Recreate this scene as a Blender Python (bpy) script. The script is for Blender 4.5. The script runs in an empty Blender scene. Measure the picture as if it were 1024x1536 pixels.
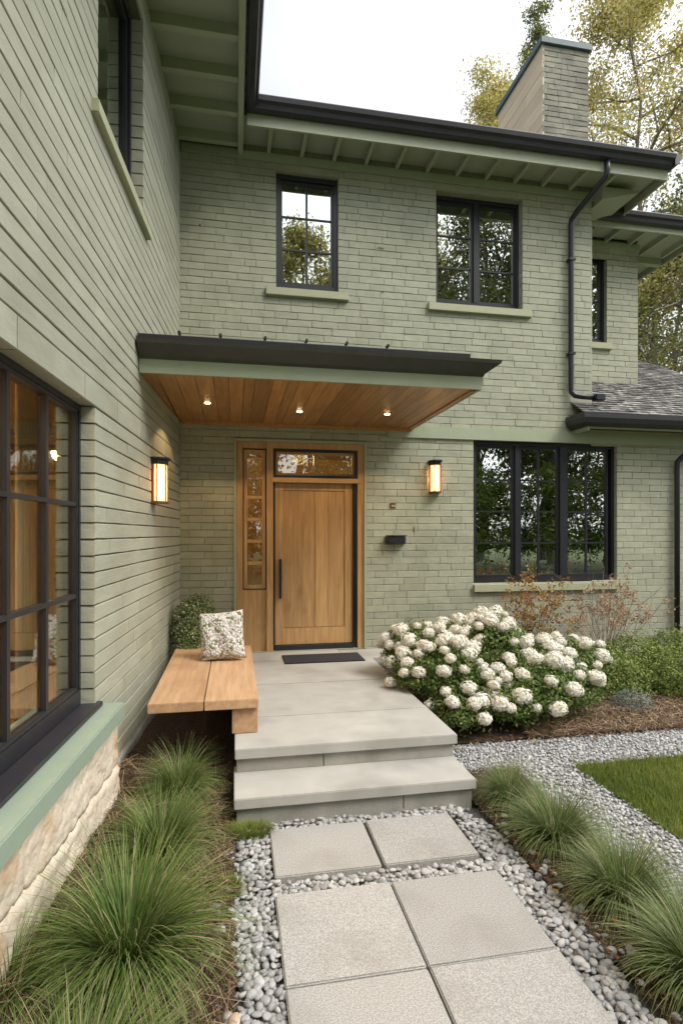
import bpy, bmesh, math, random
import numpy as np
from mathutils import Vector, Matrix
R = math.radians
random.seed(7); rng = np.random.default_rng(11)
sc = bpy.context.scene
COL = sc.collection

# ---------------------------------------------------------------- camera
cam = bpy.data.cameras.new('camera'); camo = bpy.data.objects.new('camera', cam); COL.objects.link(camo)
cam.sensor_fit = 'HORIZONTAL'; cam.sensor_width = 36.0
cam.lens = 847 / 1024 * 36.0
cam.shift_y = 32 / 1024
cam.clip_start = 0.05; cam.clip_end = 2000
camo.location = (0, 0, 1.83)
camo.rotation_euler = (R(90), 0, -R(10.7))
sc.camera = camo

# ---------------------------------------------------------------- world, sun, exposure
SUN_EL, SUN_AZ = 50, 130          # azimuth measured from +Y towards +X (veiled sun to the right, behind the camera)
w = bpy.data.worlds.new('World'); sc.world = w; w.use_nodes = True
nt = w.node_tree; nt.nodes.clear()
out = nt.nodes.new('ShaderNodeOutputWorld'); bg = nt.nodes.new('ShaderNodeBackground')
sky = nt.nodes.new('ShaderNodeTexSky'); sky.sky_type = 'NISHITA'; sky.sun_disc = False
sky.sun_elevation = R(SUN_EL); sky.sun_rotation = R(SUN_AZ)
sky.air_density = 1.0; sky.dust_density = 3.0; sky.ozone_density = 1.0
# thin high haze: the blue is veiled by white cloud
tc = nt.nodes.new('ShaderNodeTexCoord'); mp = nt.nodes.new('ShaderNodeMapping'); mp.inputs['Scale'].default_value = (1.2, 1.2, 3.5)
nz = nt.nodes.new('ShaderNodeTexNoise'); nz.inputs['Scale'].default_value = 1.6; nz.inputs['Detail'].default_value = 5
mr = nt.nodes.new('ShaderNodeMapRange'); mr.inputs['From Min'].default_value = .3; mr.inputs['From Max'].default_value = .7
mr.inputs['To Min'].default_value = .60; mr.inputs['To Max'].default_value = .86
mx = nt.nodes.new('ShaderNodeMix'); mx.data_type = 'RGBA'
mx.inputs['B'].default_value = (9.6, 9.1, 8.4, 1)
# the veil is brightest around the veiled sun
sdv = (math.sin(R(SUN_AZ)) * math.cos(R(SUN_EL)), math.cos(R(SUN_AZ)) * math.cos(R(SUN_EL)), math.sin(R(SUN_EL)))
dp = nt.nodes.new('ShaderNodeVectorMath'); dp.operation = 'DOT_PRODUCT'; dp.inputs[1].default_value = sdv
nt.links.new(tc.outputs['Generated'], dp.inputs[0])
gr = nt.nodes.new('ShaderNodeMapRange'); gr.interpolation_type = 'SMOOTHSTEP'; gr.inputs['From Min'].default_value = -.2; gr.inputs['From Max'].default_value = 1
gr.inputs['To Min'].default_value = .36; gr.inputs['To Max'].default_value = 2.0
nt.links.new(dp.outputs['Value'], gr.inputs['Value'])
hz = nt.nodes.new('ShaderNodeVectorMath'); hz.operation = 'SCALE'; hz.inputs[0].default_value = (8.9, 9.0, 9.2)
nt.links.new(gr.outputs[0], hz.inputs['Scale']); nt.links.new(hz.outputs[0], mx.inputs['B'])
nt.links.new(tc.outputs['Generated'], mp.inputs['Vector']); nt.links.new(mp.outputs[0], nz.inputs['Vector'])
nt.links.new(nz.outputs['Fac'], mr.inputs['Value']); nt.links.new(mr.outputs[0], mx.inputs['Factor'])
nt.links.new(sky.outputs[0], mx.inputs['A']); nt.links.new(mx.outputs['Result'], bg.inputs['Color'])
bg.inputs['Strength'].default_value = 0.10
nt.links.new(bg.outputs[0], out.inputs[0])
sl = bpy.data.lights.new('sun', 'SUN'); sl.energy = 1.7; sl.angle = R(24); sl.color = (1, .94, .86)
so = bpy.data.objects.new('sun', sl); COL.objects.link(so)
sd = Vector((math.sin(R(SUN_AZ)) * math.cos(R(SUN_EL)), math.cos(R(SUN_AZ)) * math.cos(R(SUN_EL)), math.sin(R(SUN_EL))))
so.rotation_euler = sd.to_track_quat('Z', 'Y').to_euler(); so.location = (20, -15, 25)
sc.view_settings.view_transform = 'Standard'; sc.view_settings.look = 'None'
sc.view_settings.exposure = 0.82; sc.view_settings.gamma = 1.0
sc.cycles.max_bounces = 8; sc.cycles.transparent_max_bounces = 16
sc.cycles.sample_clamp_indirect = 6

# ---------------------------------------------------------------- materials
def newmat(name):
    m = bpy.data.materials.new(name); m.use_nodes = True
    return m, m.node_tree, m.node_tree.nodes['Principled BSDF']
def M(name, c1, c2, scale=5, rough=.7, bump=0, bscale=60, stretch=(1, 1, 1), tint=.25, metal=0, spec=.4,
      shift=0, c3=None, scale3=1.2, lo3=.5, hi3=.75, bump2=0, bscale2=8, lo=.3, hi=.7, transl=0, coat=0, dist=0.01, edge=None):
    m, t, b = newmat(name); N = t.nodes.new; L = t.links.new
    tcn = N('ShaderNodeTexCoord'); at = N('ShaderNodeAttribute'); at.attribute_name = 'v'
    mp = N('ShaderNodeMapping'); mp.inputs['Scale'].default_value = stretch
    src = tcn.outputs['Object']
    if shift:
        mul = N('ShaderNodeMath'); mul.operation = 'MULTIPLY'; mul.inputs[1].default_value = shift; L(at.outputs['Fac'], mul.inputs[0])
        ad = N('ShaderNodeVectorMath'); ad.operation = 'ADD'; L(src, ad.inputs[0]); L(mul.outputs[0], ad.inputs[1]); src = ad.outputs[0]
    L(src, mp.inputs['Vector'])
    n1 = N('ShaderNodeTexNoise'); n1.inputs['Scale'].default_value = scale; n1.inputs['Detail'].default_value = 8; n1.inputs['Roughness'].default_value = .6
    L(mp.outputs[0], n1.inputs['Vector'])
    r = N('ShaderNodeMapRange'); r.inputs['From Min'].default_value = lo; r.inputs['From Max'].default_value = hi; L(n1.outputs['Fac'], r.inputs['Value'])
    mix = N('ShaderNodeMix'); mix.data_type = 'RGBA'; mix.inputs['A'].default_value = (*c1, 1); mix.inputs['B'].default_value = (*c2, 1)
    L(r.outputs[0], mix.inputs['Factor']); colr = mix.outputs['Result']
    if c3:
        n3 = N('ShaderNodeTexNoise'); n3.inputs['Scale'].default_value = scale3; n3.inputs['Detail'].default_value = 6; L(src, n3.inputs['Vector'])
        r3 = N('ShaderNodeMapRange'); r3.inputs['From Min'].default_value = lo3; r3.inputs['From Max'].default_value = hi3; L(n3.outputs['Fac'], r3.inputs['Value'])
        m3 = N('ShaderNodeMix'); m3.data_type = 'RGBA'; L(r3.outputs[0], m3.inputs['Factor']); L(colr, m3.inputs['A']); m3.inputs['B'].default_value = (*c3, 1); colr = m3.outputs['Result']
    k = N('ShaderNodeMapRange'); k.inputs['To Min'].default_value = 1 - tint; k.inputs['To Max'].default_value = 1 + tint; L(at.outputs['Fac'], k.inputs['Value'])
    vm = N('ShaderNodeVectorMath'); vm.operation = 'SCALE'; L(colr, vm.inputs[0]); L(k.outputs[0], vm.inputs['Scale']); colr = vm.outputs[0]
    L(colr, b.inputs['Base Color']); b.inputs['Roughness'].default_value = rough; b.inputs['Metallic'].default_value = metal
    b.inputs['Specular IOR Level'].default_value = spec
    if coat: b.inputs['Coat Weight'].default_value = coat; b.inputs['Coat Roughness'].default_value = .25
    if bump or bump2:
        nb = N('ShaderNodeTexNoise'); nb.inputs['Scale'].default_value = bscale; nb.inputs['Detail'].default_value = 6; L(mp.outputs[0], nb.inputs['Vector'])
        bp = N('ShaderNodeBump'); bp.inputs['Strength'].default_value = bump; bp.inputs['Distance'].default_value = dist; L(nb.outputs['Fac'], bp.inputs['Height'])
        if bump2:
            n2 = N('ShaderNodeTexNoise'); n2.inputs['Scale'].default_value = bscale2; n2.inputs['Detail'].default_value = 3; L(mp.outputs[0], n2.inputs['Vector'])
            b2 = N('ShaderNodeBump'); b2.inputs['Strength'].default_value = bump2; b2.inputs['Distance'].default_value = .03
            L(n2.outputs['Fac'], b2.inputs['Height']); L(b2.outputs[0], bp.inputs['Normal'])
        L(bp.outputs[0], b.inputs['Normal'])
    if transl:
        tr = N('ShaderNodeBsdfTranslucent'); L(colr, tr.inputs['Color']); ms = N('ShaderNodeMixShader'); ms.inputs[0].default_value = transl
        o = t.nodes['Material Output']; L(b.outputs[0], ms.inputs[1]); L(tr.outputs[0], ms.inputs[2]); L(ms.outputs[0], o.inputs['Surface'])
    return m
def RAMP(name, stops, rough=.6, transl=.3, spec=.3, noise=0):   # colour picked by the per-leaf number 'v'
    m, t, b = newmat(name); N = t.nodes.new; L = t.links.new
    at = N('ShaderNodeAttribute'); at.attribute_name = 'v'; cr = N('ShaderNodeValToRGB'); e = cr.color_ramp.elements
    while len(e) < len(stops): e.new(.5)
    for i, (p, c) in enumerate(stops): e[i].position = p; e[i].color = (*c, 1)
    L(at.outputs['Fac'], cr.inputs[0]); L(cr.outputs[0], b.inputs['Base Color']); b.inputs['Roughness'].default_value = rough
    b.inputs['Specular IOR Level'].default_value = spec
    if transl:
        tr = N('ShaderNodeBsdfTranslucent'); L(cr.outputs[0], tr.inputs['Color']); ms = N('ShaderNodeMixShader'); ms.inputs[0].default_value = transl
        o = t.nodes['Material Output']; L(b.outputs[0], ms.inputs[1]); L(tr.outputs[0], ms.inputs[2]); L(ms.outputs[0], o.inputs['Surface'])
    return m
def EMIT(name, c, s):
    m, t, b = newmat(name); b.inputs['Base Color'].default_value = (*c, 1)
    b.inputs['Emission Color'].default_value = (*c, 1); b.inputs['Emission Strength'].default_value = s
    return m
def GLASS(name, refl, tintc=(.85, .9, .86), bumpk=.008, rmax=1.0):
    m, t, b = newmat(name); N = t.nodes.new; L = t.links.new; t.nodes.remove(b)
    tr = N('ShaderNodeBsdfTransparent'); tr.inputs[0].default_value = (*tintc, 1)
    gl = N('ShaderNodeBsdfGlossy'); gl.inputs['Roughness'].default_value = .0; gl.inputs['Color'].default_value = (.92, .95, .93, 1)
    fr = N('ShaderNodeLayerWeight'); fr.inputs['Blend'].default_value = .25
    mr = N('ShaderNodeMapRange'); mr.inputs['To Min'].default_value = refl; mr.inputs['To Max'].default_value = rmax; L(fr.outputs['Fresnel'], mr.inputs['Value'])
    tcn = N('ShaderNodeTexCoord'); nz = N('ShaderNodeTexNoise'); nz.inputs['Scale'].default_value = 2.2; nz.inputs['Detail'].default_value = 2; L(tcn.outputs['Object'], nz.inputs['Vector'])
    bp = N('ShaderNodeBump'); bp.inputs['Strength'].default_value = bumpk; bp.inputs['Distance'].default_value = .1; L(nz.outputs['Fac'], bp.inputs['Height']); L(bp.outputs[0], gl.inputs['Normal'])
    ms = N('ShaderNodeMixShader'); L(mr.outputs[0], ms.inputs[0]); L(tr.outputs[0], ms.inputs[1]); L(gl.outputs[0], ms.inputs[2])
    L(ms.outputs[0], t.nodes['Material Output'].inputs['Surface'])
    return m

m_brick = M('sage painted brick', (.305, .318, .235), (.362, .370, .276), scale=7, rough=.62, bump=.35, bscale=55, bump2=.25, bscale2=9, tint=.07,
            c3=(.235, .245, .180), scale3=1.5, lo3=.5, hi3=.85, dist=.006)
m_brickL = M('sage painted long brick', (.300, .308, .240), (.358, .364, .286), scale=6, rough=.6, bump=.3, bscale=50, bump2=.2, bscale2=7, tint=.08,
            stretch=(1, .5, 1.6), c3=(.265, .26, .195), scale3=1.6, lo3=.5, hi3=.85, dist=.006)
m_mortar = M('painted joint', (.225, .23, .165), (.285, .29, .21), scale=20, rough=.85, bump=.4)  # darker than the brick paint: shade between the bricks put into the colour
m_mortarL = M('shadowed joint', (.085, .085, .06), (.12, .12, .08), scale=20, rough=.85, bump=.4)  # dark colour stands for the shade in the wing's deeper joints
m_trim = M('sage trim paint', (.30, .345, .24), (.34, .38, .27), scale=4, rough=.5, bump=.08, bscale=80, tint=.06)
m_sill = M('sage sill paint', (.33, .345, .225), (.38, .39, .26), scale=6, rough=.5, bump=.15, bscale=50, tint=.06)
m_ledge = M('green painted ledge', (.235, .300, .235), (.27, .335, .265), scale=3, rough=.45, bump=.1, bscale=30, tint=.05, c3=(.255, .32, .25), scale3=2)
m_soffit = M('soffit paint', (.33, .355, .27), (.37, .39, .30), scale=3, rough=.6, bump=.06, tint=.06)
m_rafter = M('rafter paint', (.34, .37, .27), (.38, .41, .305), scale=4, rough=.6, bump=.08, tint=.06)
m_black = M('black aluminium', (.014, .015, .019), (.020, .021, .026), scale=10, rough=.38, bump=.04, bscale=120, tint=.1, spec=.5)
m_gutter = M('dark gutter metal', (.018, .018, .024), (.028, .027, .033), scale=6, rough=.42, bump=.05, bscale=40, tint=.1, spec=.5)
m_canopym = M('dark bronze flashing', (.045, .046, .040), (.062, .062, .052), scale=6, rough=.45, bump=.05, tint=.1)
m_oak = M('oak', (.35, .195, .080), (.53, .33, .145), scale=3.2, rough=.45, bump=.12, bscale=30, stretch=(9, 9, .7), tint=.13, shift=7, c3=(.20, .085, .03), scale3=2.3, lo3=.6, hi3=.9, coat=.15)
m_oakh = M('oak crosswise', (.35, .195, .080), (.53, .33, .145), scale=3.2, rough=.45, bump=.12, bscale=30, stretch=(.7, 9, 9), tint=.13, shift=7, coat=.15)
m_bench = M('bench timber', (.40, .235, .125), (.56, .37, .215), scale=3, rough=.5, bump=.2, bscale=24, stretch=(10, .7, 10), tint=.10, shift=5, c3=(.33, .17, .075), scale3=2.0, lo3=.55, hi3=.85)
m_cedar = M('cedar ceiling', (.27, .125, .042), (.45, .24, .088), scale=3, rough=.42, bump=.15, bscale=30, stretch=(12, .8, 12), tint=.26, shift=9, c3=(.17, .07, .022), scale3=2.0, lo3=.6, hi3=.9, coat=.2)
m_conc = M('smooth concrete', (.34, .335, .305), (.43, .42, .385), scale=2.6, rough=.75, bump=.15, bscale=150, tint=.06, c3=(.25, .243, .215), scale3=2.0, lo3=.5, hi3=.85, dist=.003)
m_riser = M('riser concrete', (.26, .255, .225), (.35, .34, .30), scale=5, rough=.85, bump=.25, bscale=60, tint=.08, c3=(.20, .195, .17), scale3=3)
m_paver = M('aggregate paver', (.25, .243, .225), (.45, .437, .405), scale=150, rough=.9, bump=.5, bscale=210, tint=.10, lo=.38, hi=.62, c3=(.24, .225, .195), scale3=2.6, lo3=.5, hi3=.9, dist=.004)
m_pebble = M('river pebble', (.27, .268, .26), (.375, .37, .355), scale=30, rough=.6, bump=.15, bscale=90, tint=.33, shift=0)
m_gravel = M('grey limestone chips', (.29, .29, .29), (.45, .445, .44), scale=40, rough=.8, bump=.2, tint=.35)
m_bedg = M('dark stony bed', (.07, .066, .06), (.13, .125, .115), scale=60, rough=.9, bump=.6, bscale=90)
m_gravb = M('crushed stone bed', (.18, .175, .17), (.37, .365, .36), scale=70, rough=.9, bump=.9, bscale=90, lo=.4, hi=.6)
m_mulch = M('bark mulch', (.035, .022, .013), (.10, .062, .036), scale=45, rough=.95, bump=.9, bscale=80, bump2=.6, bscale2=18)
m_lawnb = M('lawn soil', (.045, .065, .015), (.085, .12, .025), scale=25, rough=.95, bump=.6, bscale=80, c3=(.11, .13, .03), scale3=.3)
m_stone = M('cream limestone', (.48, .41, .31), (.66, .59, .48), scale=6, rough=.8, bump=.5, bscale=45, bump2=.25, bscale2=12, tint=.12, c3=(.42, .25, .12), scale3=3.0, lo3=.57, hi3=.74)
m_chim = M('weathered chimney brick', (.20, .195, .155), (.28, .27, .215), scale=9, rough=.85, bump=.6, bscale=40, tint=.16, c3=(.15, .145, .12), scale3=3)
m_chims = M('bright chimney side', (.52, .43, .31), (.62, .53, .40), scale=2, rough=.85, bump=.4, bscale=20, stretch=(1, .5, 4), tint=.08)  # brightness of the left face put into a paler colour; no sun reaches it
m_cap = M('slate blue cap', (.05, .085, .10), (.075, .115, .13), scale=6, rough=.5, tint=.1)
m_shake = M('weathered shakes', (.10, .095, .09), (.30, .29, .275), scale=18, rough=.9, bump=.5, bscale=60, stretch=(1, .6, 1), tint=.5)
m_mat = M('rubber mat', (.02, .02, .022), (.035, .035, .038), scale=80, rough=.9, bump=.6, bscale=200)
m_copper = M('aged copper', (.20, .085, .04), (.30, .13, .06), scale=12, rough=.4, metal=.6, tint=.15)
m_bark = M('bark', (.16, .14, .115), (.30, .27, .23), scale=8, rough=.9, bump=.6, bscale=30, stretch=(1, 1, .4))
m_twig = M('dry twig', (.19, .125, .085), (.33, .24, .17), scale=12, rough=.85, tint=.3)
m_inwall = M('warm interior plaster', (.50, .33, .17), (.58, .40, .22), scale=2, rough=.8)
m_inwood = M('interior timber', (.30, .14, .05), (.44, .23, .09), scale=3, rough=.5, stretch=(6, 6, .6))
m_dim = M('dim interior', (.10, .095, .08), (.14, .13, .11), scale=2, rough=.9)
m_curt = M('linen curtain', (.36, .37, .30), (.46, .46, .38), scale=3, rough=.9, stretch=(10, 10, .3))
m_green_glass = GLASS('upper window glass', .55, (.5, .55, .5))
m_glass_low = GLASS('ground window glass', .50, (.62, .66, .60))
m_glass_left = GLASS('wing window glass', .05, (.94, .95, .92), rmax=.6)
m_glass_door = GLASS('entry glass', .14, (.85, .85, .75), .001)
m_bulb = EMIT('lit filament', (1, .72, .36), 11)
m_lampglass = None
def lampglass():
    m, t, b = newmat('amber lantern glass'); N = t.nodes.new; L = t.links.new
    tr = N('ShaderNodeBsdfTransparent'); tr.inputs[0].default_value = (1, .80, .58, 1)
    b.inputs['Base Color'].default_value = (.9, .6, .35, 1); b.inputs['Roughness'].default_value = .35
    b.inputs['Emission Color'].default_value = (1, .55, .24, 1); b.inputs['Emission Strength'].default_value = 1.5
    ms = N('ShaderNodeMixShader'); ms.inputs[0].default_value = .72
    L(tr.outputs[0], ms.inputs[1]); L(b.outputs[0], ms.inputs[2]); L(ms.outputs[0], t.nodes['Material Output'].inputs['Surface'])
    return m
m_lampglass = lampglass()
m_down = EMIT('lit downlight lens', (1, .62, .27), 16)
m_pend = EMIT('lit pendant shade', (1, .70, .38), 5)
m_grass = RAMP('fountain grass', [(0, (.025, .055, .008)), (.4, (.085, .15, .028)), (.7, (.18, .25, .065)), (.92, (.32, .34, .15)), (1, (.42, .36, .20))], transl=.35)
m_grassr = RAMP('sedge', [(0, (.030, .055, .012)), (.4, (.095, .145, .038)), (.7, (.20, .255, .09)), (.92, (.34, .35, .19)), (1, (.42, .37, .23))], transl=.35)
m_lawn = RAMP('lawn blades', [(0, (.055, .095, .012)), (.6, (.17, .225, .03)), (1, (.34, .34, .08))], transl=.35)
m_hyd = RAMP('shrub leaves', [(0, (.040, .078, .016)), (.5, (.125, .19, .045)), (.85, (.24, .30, .085)), (1, (.34, .33, .09))], transl=.3)
m_hedge = RAMP('hedge leaves', [(0, (.05, .09, .015)), (.5, (.15, .22, .04)), (.85, (.30, .34, .07)), (1, (.42, .38, .12))], transl=.35)
m_box = RAMP('low shrub leaves', [(0, (.035, .060, .012)), (.5, (.14, .20, .04)), (1, (.36, .40, .12))], transl=.3)
m_petal = RAMP('white petals', [(0, (.60, .54, .38)), (.25, (.80, .77, .66)), (1, (.90, .89, .84))], transl=.25)
m_pot = RAMP('white sprigged leaves', [(0, (.06, .10, .028)), (.55, (.19, .25, .08)), (.68, (.30, .34, .14)), (.80, (.62, .62, .52)), (1, (.75, .74, .66))], transl=.25)
m_gold = RAMP('golden leaves', [(0, (.17, .18, .05)), (.4, (.38, .36, .11)), (.75, (.58, .50, .18)), (1, (.74, .64, .32))], transl=.5)
m_leafg = RAMP('green tree leaves', [(0, (.06, .08, .02)), (.5, (.15, .18, .05)), (1, (.33, .30, .11))], transl=.4)
m_rust = RAMP('rusty leaves', [(0, (.18, .07, .025)), (.4, (.33, .15, .04)), (.7, (.36, .28, .06)), (1, (.46, .32, .22))], transl=.3)
m_dried = RAMP('dried flower heads', [(0, (.24, .13, .08)), (.5, (.42, .27, .17)), (1, (.58, .40, .28))], transl=.3)
m_straw = RAMP('straw and bark', [(0, (.07, .04, .022)), (.5, (.20, .125, .07)), (1, (.46, .35, .22))], transl=.0)
m_chip = RAMP('mulch chips', [(0, (.022, .014, .009)), (.6, (.085, .052, .03)), (.93, (.17, .105, .06)), (1, (.30, .22, .14))], transl=.0)
def pillow_mat():
    m, t, b = newmat('flowered cushion cloth'); N = t.nodes.new; L = t.links.new
    tcn = N('ShaderNodeTexCoord'); v = N('ShaderNodeTexVoronoi'); v.inputs['Scale'].default_value = 46; L(tcn.outputs['Object'], v.inputs['Vector'])
    sep = N('ShaderNodeSeparateColor'); L(v.outputs['Color'], sep.inputs[0])
    cr = N('ShaderNodeValToRGB'); cr.color_ramp.interpolation = 'CONSTANT'; e = cr.color_ramp.elements
    for p, c in [(0, (.22, .24, .10)), (.14, (.42, .32, .26)), (.20, (.78, .76, .70)), (.55, (.88, .86, .82)), (.88, (.45, .43, .25)), (.93, (.70, .63, .62))]:
        if p == 0: x = e[0]; x.position = 0
        else: x = e.new(p)
        x.color = (*c, 1)
    e[len(e) - 1].color = (.62, .60, .52, 1)
    L(sep.outputs[0], cr.inputs[0])
    d = N('ShaderNodeMapRange'); d.inputs['From Min'].default_value = .0; d.inputs['From Max'].default_value = .7; d.inputs['To Min'].default_value = 1; d.inputs['To Max'].default_value = .6
    L(v.outputs['Distance'], d.inputs['Value'])
    vm = N('ShaderNodeVectorMath'); vm.operation = 'SCALE'; L(cr.outputs[0], vm.inputs[0]); L(d.outputs[0], vm.inputs['Scale']); L(vm.outputs[0], b.inputs['Base Color'])
    bp = N('ShaderNodeBump'); bp.invert = True; bp.inputs['Strength'].default_value = .9; bp.inputs['Distance'].default_value = .012; L(v.outputs['Distance'], bp.inputs['Height']); L(bp.outputs[0], b.inputs['Normal'])
    b.inputs['Roughness'].default_value = .95
    return m
m_pillow = pillow_mat()

# ---------------------------------------------------------------- mesh helpers
def tag(o, label=None, cat=None, group=None, kind=None):
    if label: o['label'] = label
    if cat: o['category'] = cat
    if group: o['group'] = group
    if kind: o['kind'] = kind
    return o
ORI = {}
def link(name, me, mat, parent=None, origin=None, smooth=False):
    o = bpy.data.objects.new(name, me); COL.objects.link(o)
    if mat: me.materials.append(mat)
    if smooth: me.polygons.foreach_set('use_smooth', [True] * len(me.polygons))
    po = Vector((0, 0, 0))
    if parent is not None: o.parent = parent; po = ORI.get(parent.name, Vector((0, 0, 0)))
    og = Vector(origin) if origin is not None else po
    o.location = og - po; ORI[o.name] = og
    if og.length: me.transform(Matrix.Translation(-og))
    return o
def setv(me, v):
    a = me.attributes.new('v', 'FLOAT', 'FACE'); a.data.foreach_set('value', np.asarray(v, dtype=np.float32))
def empty(name, loc):
    o = bpy.data.objects.new(name, None); COL.objects.link(o); o.location = loc; o.empty_display_size = .1
    ORI[o.name] = Vector(loc); return o
def build_np(name, V, F, v, mat, parent=None, origin=None, smooth=False):
    me = bpy.data.meshes.new(name); V = np.asarray(V, dtype=np.float32).reshape(-1, 3); F = np.asarray(F, dtype=np.int32); k = F.shape[1]
    me.vertices.add(len(V)); me.vertices.foreach_set('co', V.ravel())
    me.loops.add(F.size); me.loops.foreach_set('vertex_index', F.ravel())
    me.polygons.add(len(F)); me.polygons.foreach_set('loop_start', np.arange(0, F.size, k, dtype=np.int32))
    me.polygons.foreach_set('loop_total', np.full(len(F), k, dtype=np.int32)); me.update(calc_edges=True)
    setv(me, v); return link(name, me, mat, parent, origin, smooth)
class MB:
    def __init__(s, T=None): s.v = []; s.f = []; s.a = []; s.T = T
    def add(s, pts, faces, a=None):
        b = len(s.v); a = random.random() if a is None else a
        for p in pts: s.v.append(tuple(s.T(*p)) if s.T else tuple(p))
        for f in faces: s.f.append(tuple(b + i for i in f)); s.a.append(a)
    def box(s, x0, x1, y0, y1, z0, z1, a=None):
        s.add([(x0, y0, z0), (x1, y0, z0), (x1, y1, z0), (x0, y1, z0), (x0, y0, z1), (x1, y0, z1), (x1, y1, z1), (x0, y1, z1)],
              [(3, 2, 1, 0), (4, 5, 6, 7), (0, 1, 5, 4), (1, 2, 6, 5), (2, 3, 7, 6), (3, 0, 4, 7)], a)
    def ring(s, x0, x1, z0, z1, w, y0, y1, wb=None, a=.5):
        wb = wb or w
        s.box(x0, x1, y0, y1, z1 - w, z1, a); s.box(x0, x1, y0, y1, z0, z0 + wb, a)
        s.box(x0, x0 + w, y0, y1, z0 + wb, z1 - w, a); s.box(x1 - w, x1, y0, y1, z0 + wb, z1 - w, a)
    def tube(s, pts, r, n=8, a=None, cap=True):
        pts = [Vector(p) for p in pts]; rs = r if isinstance(r, (list, tuple)) else [r] * len(pts)
        b = len(s.v); a = random.random() if a is None else a; up = None
        for i, p in enumerate(pts):
            t = (pts[min(i + 1, len(pts) - 1)] - pts[max(i - 1, 0)]); t = t.normalized() if t.length > 1e-9 else Vector((0, 0, 1))
            if up is None: up = t.orthogonal().normalized()
            x = (up - t * up.dot(t)); x = x.normalized() if x.length > 1e-6 else t.orthogonal().normalized(); up = x; y = t.cross(x)
            for k in range(n):
                an = 2 * math.pi * k / n; q = p + (x * math.cos(an) + y * math.sin(an)) * rs[i]; s.v.append(tuple(q))
        for i in range(len(pts) - 1):
            for k in range(n):
                s.f.append((b + i * n + k, b + i * n + (k + 1) % n, b + (i + 1) * n + (k + 1) % n, b + (i + 1) * n + k)); s.a.append(a)
        if cap: s.f.append(tuple(b + k for k in reversed(range(n)))); s.f.append(tuple(b + (len(pts) - 1) * n + k for k in range(n))); s.a += [a, a]
    def sweep(s, prof, path, a=.5):
        # prof: closed polygon of (outward offset, z); path: xy points; outward is to the right of travel; mitred
        P = [Vector(p) for p in path]; rings = []
        for i, p in enumerate(P):
            d0 = (P[i] - P[i - 1]).normalized() if i else (P[1] - P[0]).normalized()
            d1 = (P[i + 1] - P[i]).normalized() if i < len(P) - 1 else d0
            n0 = Vector((d0.y, -d0.x)); n1 = Vector((d1.y, -d1.x)); m = (n0 + n1).normalized(); m = m / max(.3, m.dot(n0))
            rings.append([(p.x + m.x * o, p.y + m.y * o, z) for o, z in prof])
        k = len(prof); pts = [q for r in rings for q in r]; fs = []
        for i in range(len(P) - 1):
            for j in range(k): fs.append((i * k + j, i * k + (j + 1) % k, (i + 1) * k + (j + 1) % k, (i + 1) * k + j))
        fs.append(tuple(range(k))); fs.append(tuple((len(P) - 1) * k + j for j in reversed(range(k))))
        s.add(pts, fs, a)
    def build(s, name, mat, parent=None, origin=None, smooth=False, bevel=0):
        me = bpy.data.meshes.new(name); me.from_pydata(s.v, [], s.f); setv(me, s.a)
        if smooth != 'raw':
            bm = bmesh.new(); bm.from_mesh(me); bmesh.ops.recalc_face_normals(bm, faces=bm.faces)
            if bevel: bmesh.ops.bevel(bm, geom=list(bm.edges), offset=bevel, segments=2, affect='EDGES', clamp_overlap=True)
            bm.to_mesh(me); bm.free()
        return link(name, me, mat, parent, origin, smooth is True)

# wall frames: (u, n, z) -> world; n points out of the wall
W = 7.14; S = .065
def EB(u, n, z): return (u, W - n, z)                                   # entrance wall
def XL(y): return -.655 - S * (W - y)
def EL(u, n, z): return (XL(u) + n, u - S * n, z)                       # left wing wall, u runs along y
def EW(u, n, z): return (u, 8.04 - n, z)                                # set back upper wing
def ECH(u, n, z): return (u, 8.0 - n, z)
def ECS(u, n, z): return (4.67 - n, u, z)

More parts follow.
